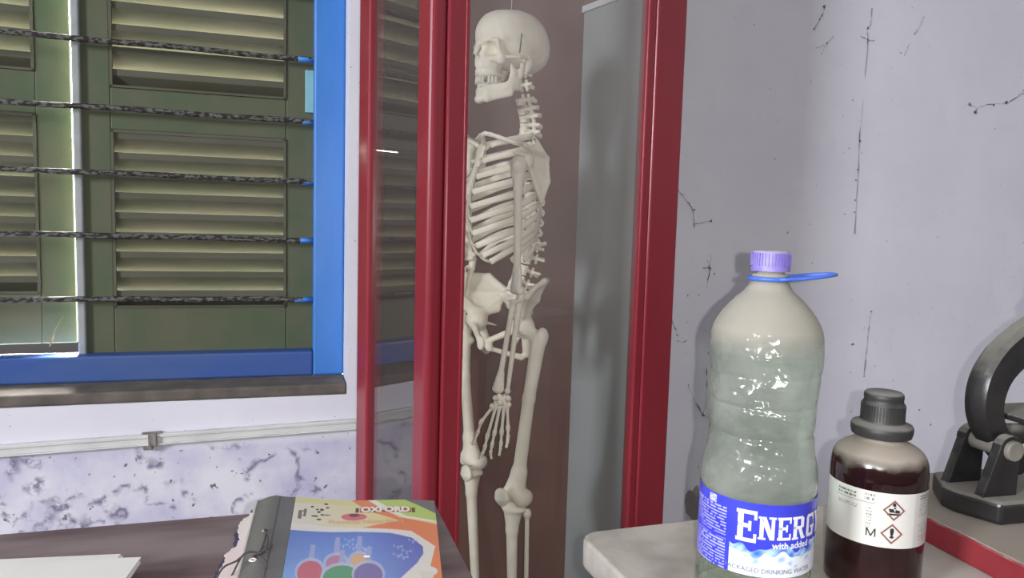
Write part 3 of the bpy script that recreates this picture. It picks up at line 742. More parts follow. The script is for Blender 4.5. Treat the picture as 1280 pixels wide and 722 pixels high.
# --- long bones: local z runs up from distal to proximal, origin at the proximal end, m = side of the midline (+x for its left limb)
def limb(a, b, yaw):
    z = (a - b).normalized(); F = Vector((-math.sin(R(yaw)), -math.cos(R(yaw)), 0)); y = (F - z * F.dot(z)).normalized(); x = y.cross(z)
    m = Matrix((x, y, z)).transposed().to_4x4(); m.translation = a; return T0 @ m, (a - b).length * 100
def f_femur(L, m, k=1.0):
    s = -m
    def f(p):
        d = U(.5, sph(p, (0, 0, 0), 2.25), cap(p, (0, 0, 0), (s * 3.9, -.3, -2.6), 1.35, 1.6), ell(p, (s * 4.6, -.9, -1.9), (1.4, 1.7, 2.2)))
        d = U(.8, d, cap(p, (s * 4.1, -.2, -3.5), (s * 3.0, .5, -L * .4), 1.6 * k, 1.3 * k), cap(p, (s * 3.0, .5, -L * .4), (s * 1.2, .1, -L + 7), 1.3 * k, 1.45 * k), sph(p, (s * 2.9, -1.2, -6.2), .9))
        c = s * .4
        d = U(1.2, d, cap(p, (s * 1.2, .1, -L + 7), (c, 0, -L + 3), 1.45 * k, 2.2, ((1, 0, 0), 1.25)))
        d = U(.5, d, ell(p, (c + 2.1, -.7, -L + .9), (1.75, 2.8, 2.2)), ell(p, (c - 2.1, -.7, -L + .9), (1.75, 2.8, 2.2)), ell(p, (c, 1.0, -L + 2.0), (2.9, 1.5, 1.9)))
        return ss(d, ell(p, (c, -2.9, -L - .2), (.8, 2.0, 1.7)), .3)
    return f
def f_tibia(L, m):
    def f(p):
        d = U(.8, ell(p, (0, 0, -1.1), (3.5, 2.4, 1.1)), cap(p, (0, .1, -1.8), (0, .5, -6.5), 2.3, 1.45), cap(p, (0, .5, -6.5), (0, .1, -L + 4), 1.4, 1.0))
        return U(.6, d, cap(p, (0, .1, -L + 4), (0, 0, -L + 1.2), 1.1, 1.9), cap(p, (m * 1.6, 0, -L + 1), (m * 1.9, 0, -L - .3), .8, .6))
    return f
def f_fibula(L):
    return lambda p: U(.4, ell(p, (0, 0, -1), (1.0, 1.1, 1.3)), cap(p, (0, 0, -1.6), (0, 0, -L + 2), .55, .55), ell(p, (0, 0, -L + .6), (.9, 1.1, 1.8)))
def f_patella(p): return ell(p, (0, 0, 0), (2.1, 1.05, 2.2)) + .05 * np.sin(p[:, 2] * 3)
def f_foot(m):
    def f(p):
        d = U(.6, ell(p, (0, -.5, -1.6), (2.1, 3.0, 1.8)), cap(p, (0, -3.2, -3.6), (0, -5.6, -4.2), 1.9, 2.0), cap(p, (0, 1.5, -2.6), (0, 5.2, -3.6), 2.0, 1.6, ((1, 0, 0), 1.5)))
        for k in range(5):
            x0 = (k - 2) * 1.1; x1 = (k - 2) * 1.75; ln = 12.6 - .9 * abs(k - (3 if m > 0 else 1)); r_ = .75 if (k == (4 if m > 0 else 0)) else .5
            d = U(.3, d, cap(p, (x0, 5.0, -3.6), (x1, ln, -5.0), r_ * .85, r_ * .7), sph(p, (x1, ln, -5.0), r_), cap(p, (x1, ln + .6, -5.0), (x1 * 1.02, ln + 3.2, -5.4), r_ * .6), sph(p, (x1, ln + 3.2, -5.4), r_ * .8), cap(p, (x1, ln + 3.2, -5.4), (x1, ln + 5.2, -5.5), r_ * .5))
        return d
    return f
KL, KR = P(642, 624, 1.745), P(590, 580, 1.90)
for (a, b, m, yw, ank, k) in ((HL, KL, 1, 42, P(640, 800, 1.74), 1.12), (HR, KR, -1, 50, P(597, 790, 1.89), .98)):
    Mx, L = limb(a, b, yw)
    bone('femur', f_femur(L, m, k), (-7.5, -4.6, -L - 2.2), (7.5, 4.2, 3), .24, M_bone, sk, Mx)
    top = b + (ank - b).normalized() * .009
    Mx2, L2 = limb(top, ank, yw)
    Mx2_ = Mx2
    bone('tibia', f_tibia(L2, m), (-4.2, -3.2, -L2 - 1.4), (4.2, 3.2, .4), .22, M_bone, sk, Mx2)
    bone('fibula', f_fibula(L2 - 1), (-1.5, -1.5, -L2 - .5), (1.5, 1.5, .6), .2, M_bone, sk, Mx2 @ Matrix.Translation((-m * .031, -.015, -.012)))
    pt = (P(627, 621, 1.69) if m > 0 else P(583, 591, 1.85))
    F = Vector((-math.sin(R(yw)), -math.cos(R(yw)), 0)); 
    Mp = yawm(pt, yw, 0, 12 if m > 0 else 0); bone('patella', f_patella, (-2.4, -1.4, -2.5), (2.4, 1.4, 2.5), .16, M_bone, sk, Mp)
    bone('foot', f_foot(m), (-5.2, -8.2, -6.6), (5.2, 19, 1), .3, M_bone, sk, yawm(ank + Vector((0, 0, -.004)), yw - 8, -5))

# --- shoulder girdle and arms
SL, SR = P(648, 205, 1.655), P(585, 183, 1.885)
EL, ER = P(646, 366, 1.645), P(586, 324, 1.885)
def f_hum(L, m):
    s = -m
    def f(p):
        d = U(.5, sph(p, (m * .5, -.3, 0), 1.9), ell(p, (s * .9, .6, -.6), (1.1, 1.2, 1.5)), cap(p, (0, 0, -1.2), (0, 0, -6), 1.6, .95))
        d = U(.6, d, cap(p, (0, 0, -6), (0, 0, -L + 5), .95, .82), cap(p, (0, 0, -L + 5), (0, .1, -L + 1.4), .85, 1.0, ((1, 0, 0), 1.9)))
        d = U(.3, d, cap(p, (-1.7, 0, -L + .5), (1.7, 0, -L + .5), .85), ell(p, (m * 2.5, -.1, -L + 1.3), (.8, .6, .7)))
        return ss(d, ell(p, (0, -1.0, -L + 1.6), (.8, .6, .7)), .2)
    return f
def f_ulna(L): return lambda p: U(.35, cap(p, (0, -.3, 1.2), (0, -.3, -1.4), .95, .9), ell(p, (0, .7, -1.2), (.7, .7, .5)), cap(p, (0, -.2, -1.4), (0, 0, -L + 1), .75, .48), ell(p, (0, 0, -L + .4), (.75, .75, .7)))
def f_rad(L): return lambda p: U(.35, ell(p, (0, 0, -.2), (1.05, 1.05, .5)), cap(p, (0, 0, -.6), (0, .1, -2.4), .6), cap(p, (0, .1, -2.4), (0, 0, -L + 4), .62, .62), cap(p, (0, 0, -L + 4), (0, 0, -L + .6), .65, 1.05, ((1, 0, 0), 1.3)))
for (a, b, m, yw) in ((SL, EL, 1, 66), (SR, ER, -1, 60)):
    Mx, L = limb(a, b, yw); bone('humerus', f_hum(L, m), (-4, -2.8, -L - 1.2), (4, 2.8, 2.4), .2, M_bone, sk, Mx)
WU, WR = P(634, 491, 1.635), P(622, 489, 1.610)
for (nm, fn, a, b, ex, yw) in (('ulna', f_ulna, P(650, 369, 1.66), WU, 1.5, 20), ('radius', f_rad, P(642, 376, 1.63), WR, 1.7, 20),
                               ('ulna', f_ulna, ER + Vector((.006, .01, -.01)), P(572, 440, 1.84), 1.5, 60), ('radius', f_rad, ER + Vector((-.012, -.014, -.02)), P(562, 438, 1.82), 1.7, 60)):
    Mx, L = limb(a, b, yw); bone(nm, fn(L), (-ex, -1.7, -L - 1), (ex, 1.7, 2.4), .17, M_bone, sk, Mx)
def world_bone(nm, prim, o, h, m_, parent, k=.3, fn=None):
    """prim: list of (a, b, ra, rb) in world metres"""
    o = Vector(o); pr = [(tuple((Vector(a) - o) * 100), tuple((Vector(b) - o) * 100), ra, rb) for a, b, ra, rb in prim]
    def f(p):
        ds = [cap(p, a, b, ra, rb) for a, b, ra, rb in pr]
        if fn: ds.append(fn(p, o))
        return U(k, *ds)
    allp = np.array([q for a, b, _, _ in pr for q in (a, b)]); e = max(max(r[2], r[3]) for r in pr) + .6
    return bone(nm, f, tuple(allp.min(0) - e), tuple(allp.max(0) + e), h, m_, parent, T0 @ Matrix.Translation(o))
def W(v): return Vector(SK_O) + v
# clavicles
acL = P(658, 181, 1.675); acR = P(583, 170, 1.90)
for (sd, ac) in ((-1, acL), (1, acR)):
    s0 = W(TM @ cmv(sd * 2.2, 4.6, -2.6)); s1 = W(TM @ cmv(sd * 6.5, 6.0, -.8)); s2 = ac + (s1 - ac) * .3 + Vector((0, .02, 0))
    ps = spline([s0, s1, s2, ac], 4)
    world_bone('clavicle', [(ps[i], ps[i + 1], .62 if i in (0, len(ps) - 2) else .5, .5) for i in range(len(ps) - 1)], ps[6], .17, M_bone, sk)
# scapulae
def scap(gl, sup, inf, acr, med, fwd_):
    m2 = med * .45 + inf * .55 + Vector((.010, -.004, 0))
    prim = [(gl, gl + (sup - gl) * .15, 1.3, 1.0), (gl, inf, .6, .55), (sup, med, .35, .4), (med, m2, .4, .4), (m2, inf, .4, .5), (med, acr + (med - acr) * .35, .45, .5), (acr + (med - acr) * .35, acr, .5, .6),
            (gl + Vector((0, 0, .015)), gl + fwd_ + Vector((0, 0, .02)), .6, .45)]
    def plate(p, o):
        c = [tuple((q - o) * 100) for q in (gl, sup, inf, med, m2)]
        return np.minimum(np.minimum(tri(p, c[0], c[1], c[3], .22), tri(p, c[0], c[3], c[4], .22)), tri(p, c[0], c[4], c[2], .22))
    relax(world_bone('scapula', prim, gl, .2, M_bone, sk, .6, plate), 8)
scap(P(660, 203, 1.685), P(671, 176, 1.71), P(677, 251, 1.715), P(656, 182, 1.655), P(684, 198, 1.73), Vector((-.03, -.02, 0)))
scap(P(580, 186, 1.91), P(600, 168, 1.94), P(596, 240, 1.955), P(580, 170, 1.90), P(606, 184, 1.955), Vector((-.02, -.03, 0)))
# hand: wrist block, then five fingers as chains of separate bones
hy = 1.605
def carp(pts, nm='hand'):
    return world_bone(nm, pts, pts[0][0], .13, M_bone, sk, .12)
cpx = [(619, 497), (624, 495), (630, 495), (635, 497), (620, 503), (625, 503), (630, 503), (635, 504), (615, 507), (627, 498)]
def digit(chain, root, Y0, Y1, rm=.40, jt=.60):
    """chain of pixel joints; each bone is waisted, small gaps between"""
    n = len(chain); ps = [P(x, y, Y0 + (Y1 - Y0) * i / (n - 1)) for i, (x, y) in enumerate(chain)]; out = []
    for i in range(n - 1):
        a, b = ps[i], ps[i + 1]; e = (b - a).normalized() * .0035; s = 1 - .13 * i
        a2, b2 = a + e, b - e * (.9 if i < n - 2 else 0)
        mid = (a2 + b2) / 2
        out += [(a2, a2 + e * .4, jt * s, jt * s * .8), (a2, mid, rm * s * 1.05, rm * s * .82), (mid, b2, rm * s * .82, rm * s), (b2, b2 - e * .4, jt * s * .95, jt * s * .8)]
    return out
hand = world_bone('hand', [(P(x, y, hy + .012 * ((i * 37) % 5 - 2) / 2), P(x + 1, y + 1.5, hy), .62, .6) for i, (x, y) in enumerate(cpx)], P(627, 500, hy), .13, M_bone, sk, .1)
for ch in ([(616, 508), (601, 527), (597, 541), (592, 554)], [(620, 507), (609, 545), (606, 559), (603, 567), (600, 572)], [(625, 507), (618, 541), (615, 556), (613, 566), (614, 572)],
           [(630, 507), (627, 540), (626, 555), (625, 563), (624, 568)], [(634, 507), (635, 535), (635, 547), (634, 554), (633, 558)]):
    pr = digit(ch, None, hy, hy - .012)
    world_bone('finger', pr, pr[0][0], .11, M_bone, hand, .12)
hy2 = 1.80
hand2 = world_bone('hand', [(P(x - 66, y - 48, hy2), P(x - 65, y - 46, hy2), .62, .6) for x, y in cpx], P(561, 452, hy2), .16, M_bone, sk, .1)
for ch in ([(566, 460), (555, 477), (550, 490), (545, 502)], [(570, 459), (562, 494), (560, 506), (558, 516)], [(575, 459), (570, 494), (568, 508), (566, 518)], [(580, 459), (577, 492), (577, 505), (576, 514)], [(584, 459), (583, 487), (583, 498), (582, 505)]):
    ch = [(x - 16, y) for x, y in ch]; pr = digit(ch, None, hy2, hy2 - .012); world_bone('finger', pr, pr[0][0], .14, M_bone, hand2, .12)

# ------------------------------------------------------------------ tables
def table(name, label, bl, xdir, w, dpt, ztop, th, side, m_top, m_frame, r_=.012):
    """bl = a far corner of the top; x runs along the far edge (side=+1 right, -1 left), the top comes toward the room"""
    e = thing(name, label, 'table', (bl[0], bl[1], 0), xdir)
    x0, x1 = (0, w) if side > 0 else (-w, 0)
    rr = .022; pts = []
    for cx_, cy_, a0 in ((x1 - rr, -rr, 0), (x0 + rr, -rr, 90), (x0 + rr, -dpt + rr, 180), (x1 - rr, -dpt + rr, 270)):
        for k in range(5): a = R(a0 + k * 22.5); pts.append((cx_ + rr * math.cos(a), cy_ + rr * math.sin(a)))
    MB().prism(pts, ztop - th, ztop).build('tabletop', m_top, e, bevel=.004, seg=3)
    i = .045; lw = .055; zt = ztop - th
    for lx in (x0 + i, x1 - i - lw):
        for ly in (-dpt + i, -i - lw):
            t = MB(); q = .012
            vs = [(lx + q, ly + q, 0), (lx + lw - q, ly + q, 0), (lx + lw - q, ly + lw - q, 0), (lx + q, ly + lw - q, 0), (lx, ly, zt - .12), (lx + lw, ly, zt - .12), (lx + lw, ly + lw, zt - .12), (lx, ly + lw, zt - .12), (lx, ly, zt), (lx + lw, ly, zt), (lx + lw, ly + lw, zt), (lx, ly + lw, zt)]
            t.add(vs, [(3, 2, 1, 0), (8, 9, 10, 11)] + [(a + k, a + (k + 1) % 4, a + 4 + (k + 1) % 4, a + 4 + k) for a in (0, 4) for k in range(4)])
            t.build('leg', m_frame, e, bevel=.003)
    for (a0, a1, b0, b1) in ((x0 + i + lw, x1 - i - lw, -i - .024, -i - .002), (x0 + i + lw, x1 - i - lw, -dpt + i + .002, -dpt + i + .024), (x0 + i + .002, x0 + i + .024, -dpt + i + lw, -i - lw), (x1 - i - .024, x1 - i - .002, -dpt + i + lw, -i - lw)):
        MB().box(a0, a1, b0, b1, zt - .10, zt).build('apron', m_frame, e, bevel=.002)
    return e
TLZ = .90
table('wooden_table', 'dusty brown wooden table under the window carrying papers and a notebook', (-.093, .910), R(17.0), 1.25, .66, TLZ, .028, -1, M_table_l, M_dark)
table('wooden_table', 'grey dust-coated table with worn red sides holding the bottles', (.0826, .8162), R(18.5), 1.35, .62, TLZ, .034, 1, M_table_r, M_red_worn)

# ------------------------------------------------------------------ red-edged board under the microscope
BZ = .93
bd_ = thing('wooden_board', 'thick dusty board with dark red edges lying on the grey table under the microscope', 'board', (.447, .942, TLZ), R(14.5))
t = MB(); t.box(0, .50, -.40, 0, 0.0, BZ - TLZ)
t.build('board', mat('dark_red_edge_paint', (.19, .012, .022), .5, (.24, .03, .035), 18, .7, dust=(.27, .235, .20), dust_lo=.35, dust_hi=.6), bd_, bevel=.003)

# ------------------------------------------------------------------ notebook (printed cover as vertex colours of the print itself)
def stamp(img, X, Y, poly, col):
    n = len(poly); ins = np.zeros(X.shape, bool); j = n - 1
    for i in range(n):
        xi, yi = poly[i]; xj, yj = poly[j]
        c = ((yi > Y) != (yj > Y)) & (X < (xj - xi) * (Y - yi) / ((yj - yi) if yj != yi else 1e-9) + xi); ins ^= c; j = i
    img[ins] = col
def disc(img, X, Y, cx, cy, rx, ry, col, a=1.0):
    m = ((X - cx) / rx) ** 2 + ((Y - cy) / ry) ** 2 < 1; img[m] = img[m] * (1 - a) + np.array(col) * a
def printed(name, nx, ny, fpos, img, m, parent, smooth=True, label=None):
    """grid sheet nx*ny; fpos(u,v)->xyz ; img (nx+1,ny+1,3) linear colours"""
    u, v = np.meshgrid(np.linspace(0, 1, nx + 1), np.linspace(0, 1, ny + 1), indexing='ij')
    vs = fpos(u, v).reshape(-1, 3)
    i, j = np.meshgrid(np.arange(nx), np.arange(ny), indexing='ij'); a = (i * (ny + 1) + j).ravel()
    fs = np.stack([a, a + ny + 1, a + ny + 2, a + 1], 1)
    me = bpy.data.meshes.new(name); me.from_pydata(vs.tolist(), [], fs.tolist()); me.update()
    ca = me.color_attributes.new('print', 'FLOAT_COLOR', 'POINT')
    col = np.concatenate([img.reshape(-1, 3), np.ones(((nx + 1) * (ny + 1), 1))], 1).astype(np.float32)
    ca.data.foreach_set('color', col.ravel())
    me.polygons.foreach_set('use_smooth', [True] * len(me.polygons)); me.materials.append(m)
    o = bpy.data.objects.new(name, me); COL.objects.link(o); o.parent = parent
    if label: o['label'] = label
    return o
M_print = vcol_mat('printed_cover', .38, .45)
# notebook frame: origin far-left corner of the cover, x right, y toward the viewer is negative
NBL, NBR, NFR = P(322, 621, .0001), None, None
def onz(px, py, z):
    r = ray(px, py); return Vector((0, 0, CAM_H)) + r * ((z - CAM_H) / r.z)
NZ = .920
nA, nB, nC, nD = onz(322, 621, NZ), onz(543, 626, NZ), onz(553, 722, NZ), onz(297, 722, NZ)
nx_ = (nB - nA).normalized(); NWd = (nB - nA).length; ny_ = (nB - nC); ny_ = (ny_ - nx_ * ny_.dot(nx_)).normalized()
yawN = math.atan2(nx_.y, nx_.x)
nb = thing('practical_notebook', 'worn practical notebook with a blue, yellow and orange flask cover and taped grey spine', 'notebook', (nA.x, nA.y, TLZ), yawN)
NH = .285; NT_ = NZ - TLZ
_lc = Matrix.Rotation(-yawN, 3, 'Z') @ (nC - nA); _ld = Matrix.Rotation(-yawN, 3, 'Z') @ (nD - nA)
def ncov(u, v): # u across 0..1, v 0 (far) ..1 (near)
    y = -v * NH; kc, kd = y / _lc.y, y / _ld.y
    x = (_ld.x * kd) * (1 - u) + (NWd + (_lc.x - NWd) * kc) * u
    z = NT_ + .0012 * np.sin(u * 9 + v * 3) + .0015 * np.exp(-((u - .10) / .05) ** 2) - .004 * np.exp(-((u) / .05) ** 2)
    return np.stack([x, y, z], -1)
nxg, nyg = 420, 420
U_, V_ = np.meshgrid(np.linspace(0, 1, nxg + 1), np.linspace(0, 1, nyg + 1), indexing='ij')
img = np.zeros(U_.shape + (3,)); Y_ = V_ * 1.30 / 2.1                      # cover coordinates: width 1, height 1.30
SPW = .215
img[:] = (.58, .55, .42)                                             # cream ground
g = np.clip((U_ - SPW) / .5, 0, 1)[..., None]; img[:] = np.array((.60, .58, .50)) * (1 - g) + np.array((.60, .53, .26)) * g
img[(Y_ < .035)] = (.58, .54, .28)
# orange field at the right and orange sweep
stamp(img, U_, Y_, [(.53, 0), (.62, 0), (.70, .06), (.80, .115), (1.01, .145), (1.01, 1.4), (.30, 1.4), (.60, .175), (.66, .16), (.80, .135), (.66, .085), (.58, .04)], (.62, .22, .11))
stamp(img, U_, Y_, [(SPW, .155), (.60, .175), (.86, .19), (.98, .26), (.93, .40), (.60, .7), (.20, .7)], (.62, .60, .56))
stamp(img, U_, Y_, [(.63, 0), (.67, .0), (.745, .055), (.84, .10), (1.01, .125), (1.01, .135), (.84, .118), (.73, .08)], (.66, .64, .56))
stamp(img, U_, Y_, [(.665, 0), (1.01, 0), (1.01, .125), (.84, .105), (.745, .055)], (.40, .52, .16))
stamp(img, U_, Y_, [(.83, 0), (1.01, 0), (1.01, .085)], (.16, .16, .17))
# blue panel
def arc_poly(): 
    p = [(SPW, .195), (.55, .195), (.75, .205), (.86, .225), (.915, .265), (.915, .30), (.88, .345), (.80, .41), (.72, .50), (.66, .62), (SPW, .62)]
    return p
stamp(img, U_, Y_, arc_poly(), (.13, .20, .50))
mk = (np.abs(img - np.array((.13, .20, .50))).sum(-1) < 1e-6)
tb = np.clip((Y_ - .2) / .25, 0, 1)[..., None]; lt = np.array((.13, .20, .50)) * (1 - tb) + np.array((.22, .34, .62)) * tb
rt = np.clip((U_ - .6) / .3, 0, 1)[..., None] * .6; lt = lt * (1 - rt) + np.array((.11, .10, .36)) * rt; img[mk] = lt[mk]
for k in range(14):                                                  # pale molecule marks
    cx_, cy_ = .5 + .38 * rng.random(), .225 + .10 * rng.random()
    for q_ in range(3): disc(img, U_, Y_, cx_ + .02 * (q_ - 1), cy_ + .012 * (q_ % 2), .004, .006, (.35, .46, .72), .8); disc(img, U_, Y_, cx_ + .01 * q_, cy_ + .004, .010, .0018, (.33, .44, .70), .8)
# flasks
for cx_, cy_, rx, ry, c in ((.345, .385, .062, .05, (.46, .14, .18)), (.47, .345, .05, .035, (.40, .20, .30)), (.585, .34, .042, .035, (.55, .36, .22)), (.50, .41, .088, .052, (.12, .28, .16)), (.635, .40, .07, .05, (.20, .17, .34))):
    stamp(img, U_, Y_, [(cx_ - .012, cy_ - .12), (cx_ + .012, cy_ - .12), (cx_ + .016, cy_ - ry * .6), (cx_ - .016, cy_ - ry * .6)], (.30, .33, .52))
    disc(img, U_, Y_, cx_, cy_, rx + .012, ry + .008, (.42, .45, .56), .7); disc(img, U_, Y_, cx_, cy_ + .006, rx, ry, c)
disc(img, U_, Y_, .625, .325, .016, .005, (.95, .95, .95))
# funnel at the right
disc(img, U_, Y_, .925, .375, .055, .022, (.62, .60, .56)); stamp(img, U_, Y_, [(.89, .38), (.965, .38), (.945, .43), (.945, .50), (.915, .50), (.91, .43)], (.58, .55, .50))
# small science marks on the cream strip
for cx_, cy_, rx, ry in ((.315, .055, .010, .005), (.345, .07, .008, .005), (.39, .033, .012, .006), (.40, .055, .010, .005), (.37, .07, .012, .007), (.355, .085, .011, .006), (.335, .11, .020, .005), (.36, .128, .014, .005), (.40, .10, .022, .003), (.375, .10, .01, .005)):
    disc(img, U_, Y_, cx_, cy_, rx, ry, (.10, .09, .09))
for x0, x1, y0, y1 in ((.245, .262, .085, .13), (.245, .29, .08, .087), (.272, .288, .07, .115), (.250, .285, .108, .113)): stamp(img, U_, Y_, [(x0, y0), (x1, y0), (x1, y1), (x0, y1)], (.20, .15, .14))
disc(img, U_, Y_, .55, .108, .07, .022, (.52, .16, .16)); disc(img, U_, Y_, .55, .098, .03, .010, (.16, .07, .07))
# grey taped spine strip
sp_m = U_ < SPW; img[sp_m] = np.array((.150, .148, .138)); crease = (np.abs(U_ - .13) < .004); img[crease] = (.085, .083, .078)
ed = (U_ > SPW - .004) & sp_m; img[ed] = (.11, .11, .10)
nz_ = rng.random(U_.shape); img[sp_m & (nz_ > .9)] *= .85
# dark band behind the brand name
stamp(img, U_, Y_, [(.555, .052), (.575, .052), (.575, .082), (.555, .082)], (.14, .07, .06)); stamp(img, U_, Y_, [(.868, .052), (.888, .052), (.888, .082), (.868, .082)], (.14, .09, .05))
stamp(img, U_, Y_, [(.580, .052), (.863, .052), (.863, .082), (.580, .082)], (.34, .16, .12))
wear = (rng.random(U_.shape) > .9985); img[wear] = (.6, .58, .55)
cov = printed('cover', nxg, nyg, ncov, img, M_print, nb, label='printed cover with flasks on a blue panel and a grey taped spine strip')
def ntext(body, size, cu0, cv0, m, sx_=1.0, bold=0.0):
    vs, fs = text_geo(body, size, None, sx_, bold)
    P_ = [ncov(np.float64(cu0 + x / NWd), np.float64(cv0 * 2.1 - y * 1.9 / NH)) for x, y in vs]
    return obj('lettering', [(float(q[0]), float(q[1]), float(q[2]) + .0007) for q in P_], fs, m, cov)
M_ink_w = mat('white_print', (.72, .66, .60), .5); M_ink_o = mat('orange_print', (.66, .30, .18), .5); M_ink_k = mat('black_print', (.02, .02, .02), .5)
ntext('OXFORD', .0105, .722, .068 / 1.30, M_ink_w, 1.28, .0006)
ntext('Practical Note Book', .0078, .62, .142 / 1.30, mat('pale_orange_print', (.66, .36, .26), .5), 1.35)
# page block, torn sheets fanning out at the left
pg = MB(); N_ = 24
lo_, hi_ = [], []
for k in range(N_ + 1):
    v = k / N_; 
    for u in (-.01, 1.0):
        q = ncov(np.float64(u), np.float64(v)); j_ = .0004 * math.sin(k * 2.3) - .001
        lo_.append((float(q[0]) + j_, float(q[1]), .001)); hi_.append((float(q[0]) + j_, float(q[1]), NT_ - .0065))
n = len(lo_); vs = lo_ + hi_; fs = []
for k in range(N_):
    a = 2 * k; fs += [(a, a + 2, a + 3, a + 1), (n + a, n + a + 1, n + a + 3, n + a + 2), (a, n + a, n + a + 2, a + 2), (a + 1, a + 3, n + a + 3, n + a + 1)]
fs += [(0, 1, n + 1, n), (2 * N_, n + 2 * N_, n + 2 * N_ + 1, 2 * N_ + 1)]
M_pages = mat('page_edges', (.62, .58, .55), .85, (.40, .36, .34), 60, .8, stretch=(.1, .1, 9))
obj('page_block', vs, fs, M_pages, nb)
def torn(nm, dx0, dx1, z, col_m, seed, inner=.03, lift=.0):
    r_ = random.Random(seed); a_, b_ = [], []
    for k in range(61):
        v = k / 60 * 1.0 - .012; q = ncov(np.float64(0), np.float64(max(v, 0)))
        d_ = dx0 + (dx1 - dx0) * k / 60 + r_.uniform(-.0016, .0016) - (.004 * math.sin(k * .35) if k < 30 else 0)
        a_.append((float(q[0]) - d_, -v * NH, z - .004 * 0)); b_.append((float(q[0]) + inner, -v * NH, z + lift))
    vs = a_ + b_ + [(x, y, z_ - .0014) for x, y, z_ in a_ + b_]; n = 61
    fs = [(k, k + 1, n + k + 1, n + k) for k in range(60)] + [(2 * n + k, 3 * n + k, 3 * n + k + 1, 2 * n + k + 1) for k in range(60)] + [(k, 2 * n + k, 2 * n + k + 1, k + 1) for k in range(60)]
    fs += [(0, n, 3 * n, 2 * n), (60, 2 * n + 60, 3 * n + 60, n + 60)]
    return obj(nm, vs, fs, col_m, nb)
torn('loose_page', .005, .030, NT_ - .008, mat('pinkish_page', (.66, .52, .52), .85, (.68, .62, .60), 9, 1), 3, .03)
torn('back_cover', .008, .040, .003, mat('dark_violet_card', (.06, .05, .10), .8), 5)
torn('loose_page', .004, .026, NT_ - .012, M_paper, 8)
# eyelets and black lacing thread
for px, py in ((332, 665), (316, 701)):
    q = onz(px, py, NZ); m = MB(); m.lathe([(.0018, 0), (.0022, .0008), (.0034, .0009), (.0040, 0)], 16)
    e = m.build('eyelet', M_paper, nb, smooth=True, label='white reinforcing ring'); e.location = Matrix.Rotation(-yawN, 3, 'Z') @ (q - Vector((nA.x, nA.y, TLZ))) + Vector((0, 0, .0012))
def nl(px, py, h_=.003): return Matrix.Rotation(-yawN, 3, 'Z') @ (onz(px, py, NZ) - Vector((nA.x, nA.y, TLZ))) + Vector((0, 0, h_))
th = MB()
for line in ([(331, 665), (335, 680), (330, 693), (321, 698), (316, 701)], [(333, 666), (331, 680), (325, 691), (318, 700)], [(328, 695), (310, 696), (296, 703), (278, 714), (266, 724), (262, 730)], [(325, 694), (305, 699), (290, 708), (270, 728)], [(322, 697), (338, 690), (340, 683)], [(320, 698), (330, 706), (334, 712)]):
    pts = [nl(x, y, .0035 + .002 * math.sin(i * 2)) for i, (x, y) in enumerate(line)]
    if line[-1][0] < 300:
        pts[-1].z = .0015 - 0; pts[-2].z = min(pts[-2].z, .012)
    th.tube(spline(pts, 5), .0009, 6)
th.build('lacing_thread', M_web, nb, smooth=True, label='black lacing thread knotted through the spine')

# ------------------------------------------------------------------ loose papers on the left table
def sheetstack(label, far_r, xdir, w_, d_, z0, n_, jit, seed):
    e = thing('paper_stack', label, 'papers', (far_r[0], far_r[1], z0), xdir); r_ = random.Random(seed)
    for k in range(n_):
        z = k * .0022; dx, dy, a = r_.uniform(-jit, jit), r_.uniform(-jit, jit) * .5, r_.uniform(-1.2, 1.2) if k else 0
        nx2 = 16; vs = []; 
        for s_ in (0, .0016):
            for i in range(nx2 + 1):
                for j in range(5):
                    x = -w_ * i / nx2; y = -d_ * j / 4; zz = z + s_ + .0010 * math.sin(i * .5 + k) * 0
                    vs.append((x, y, zz))
        n = (nx2 + 1) * 5; fs = []
        for i in range(nx2):
            for j in range(4):
                a_ = i * 5 + j; fs += [(a_, a_ + 1, a_ + 6, a_ + 5), (n + a_, n + a_ + 5, n + a_ + 6, n + a_ + 1)]
        for i in range(nx2): fs += [(i * 5, i * 5 + 5, n + i * 5 + 5, n + i * 5), (i * 5 + 4, n + i * 5 + 4, n + i * 5 + 9, i * 5 + 9)]
        for j in range(4): fs += [(j, n + j, n + j + 1, j + 1), (nx2 * 5 + j, nx2 * 5 + j + 1, n + nx2 * 5 + j + 1, n + nx2 * 5 + j)]
        Mx = Matrix.Translation((dx, dy, 0)) @ Matrix.Rotation(R(a), 4, 'Z')
        obj('sheet', [Mx @ Vector(v) for v in vs], fs, M_paper, e)
    return e
q1 = onz(153, 690, TLZ + .012); q1l = onz(0, 697, TLZ + .012); d1 = q1 - q1l
sheetstack('lower stack of white papers on the brown table, sticking out behind the upper one', (q1.x, q1.y), math.atan2(d1.y, d1.x), .30, .21, TLZ + .0002, 5, .0022, 2)
q2 = onz(176, 697, TLZ + .017); q2l = onz(0, 705, TLZ + .017); d2 = q2 - q2l
sheetstack('upper stack of white papers lying skewed at the left table front', (q2.x, q2.y), math.atan2(d2.y, d2.x) + R(1), .30, .21, TLZ + .0118, 3, .0015, 9)
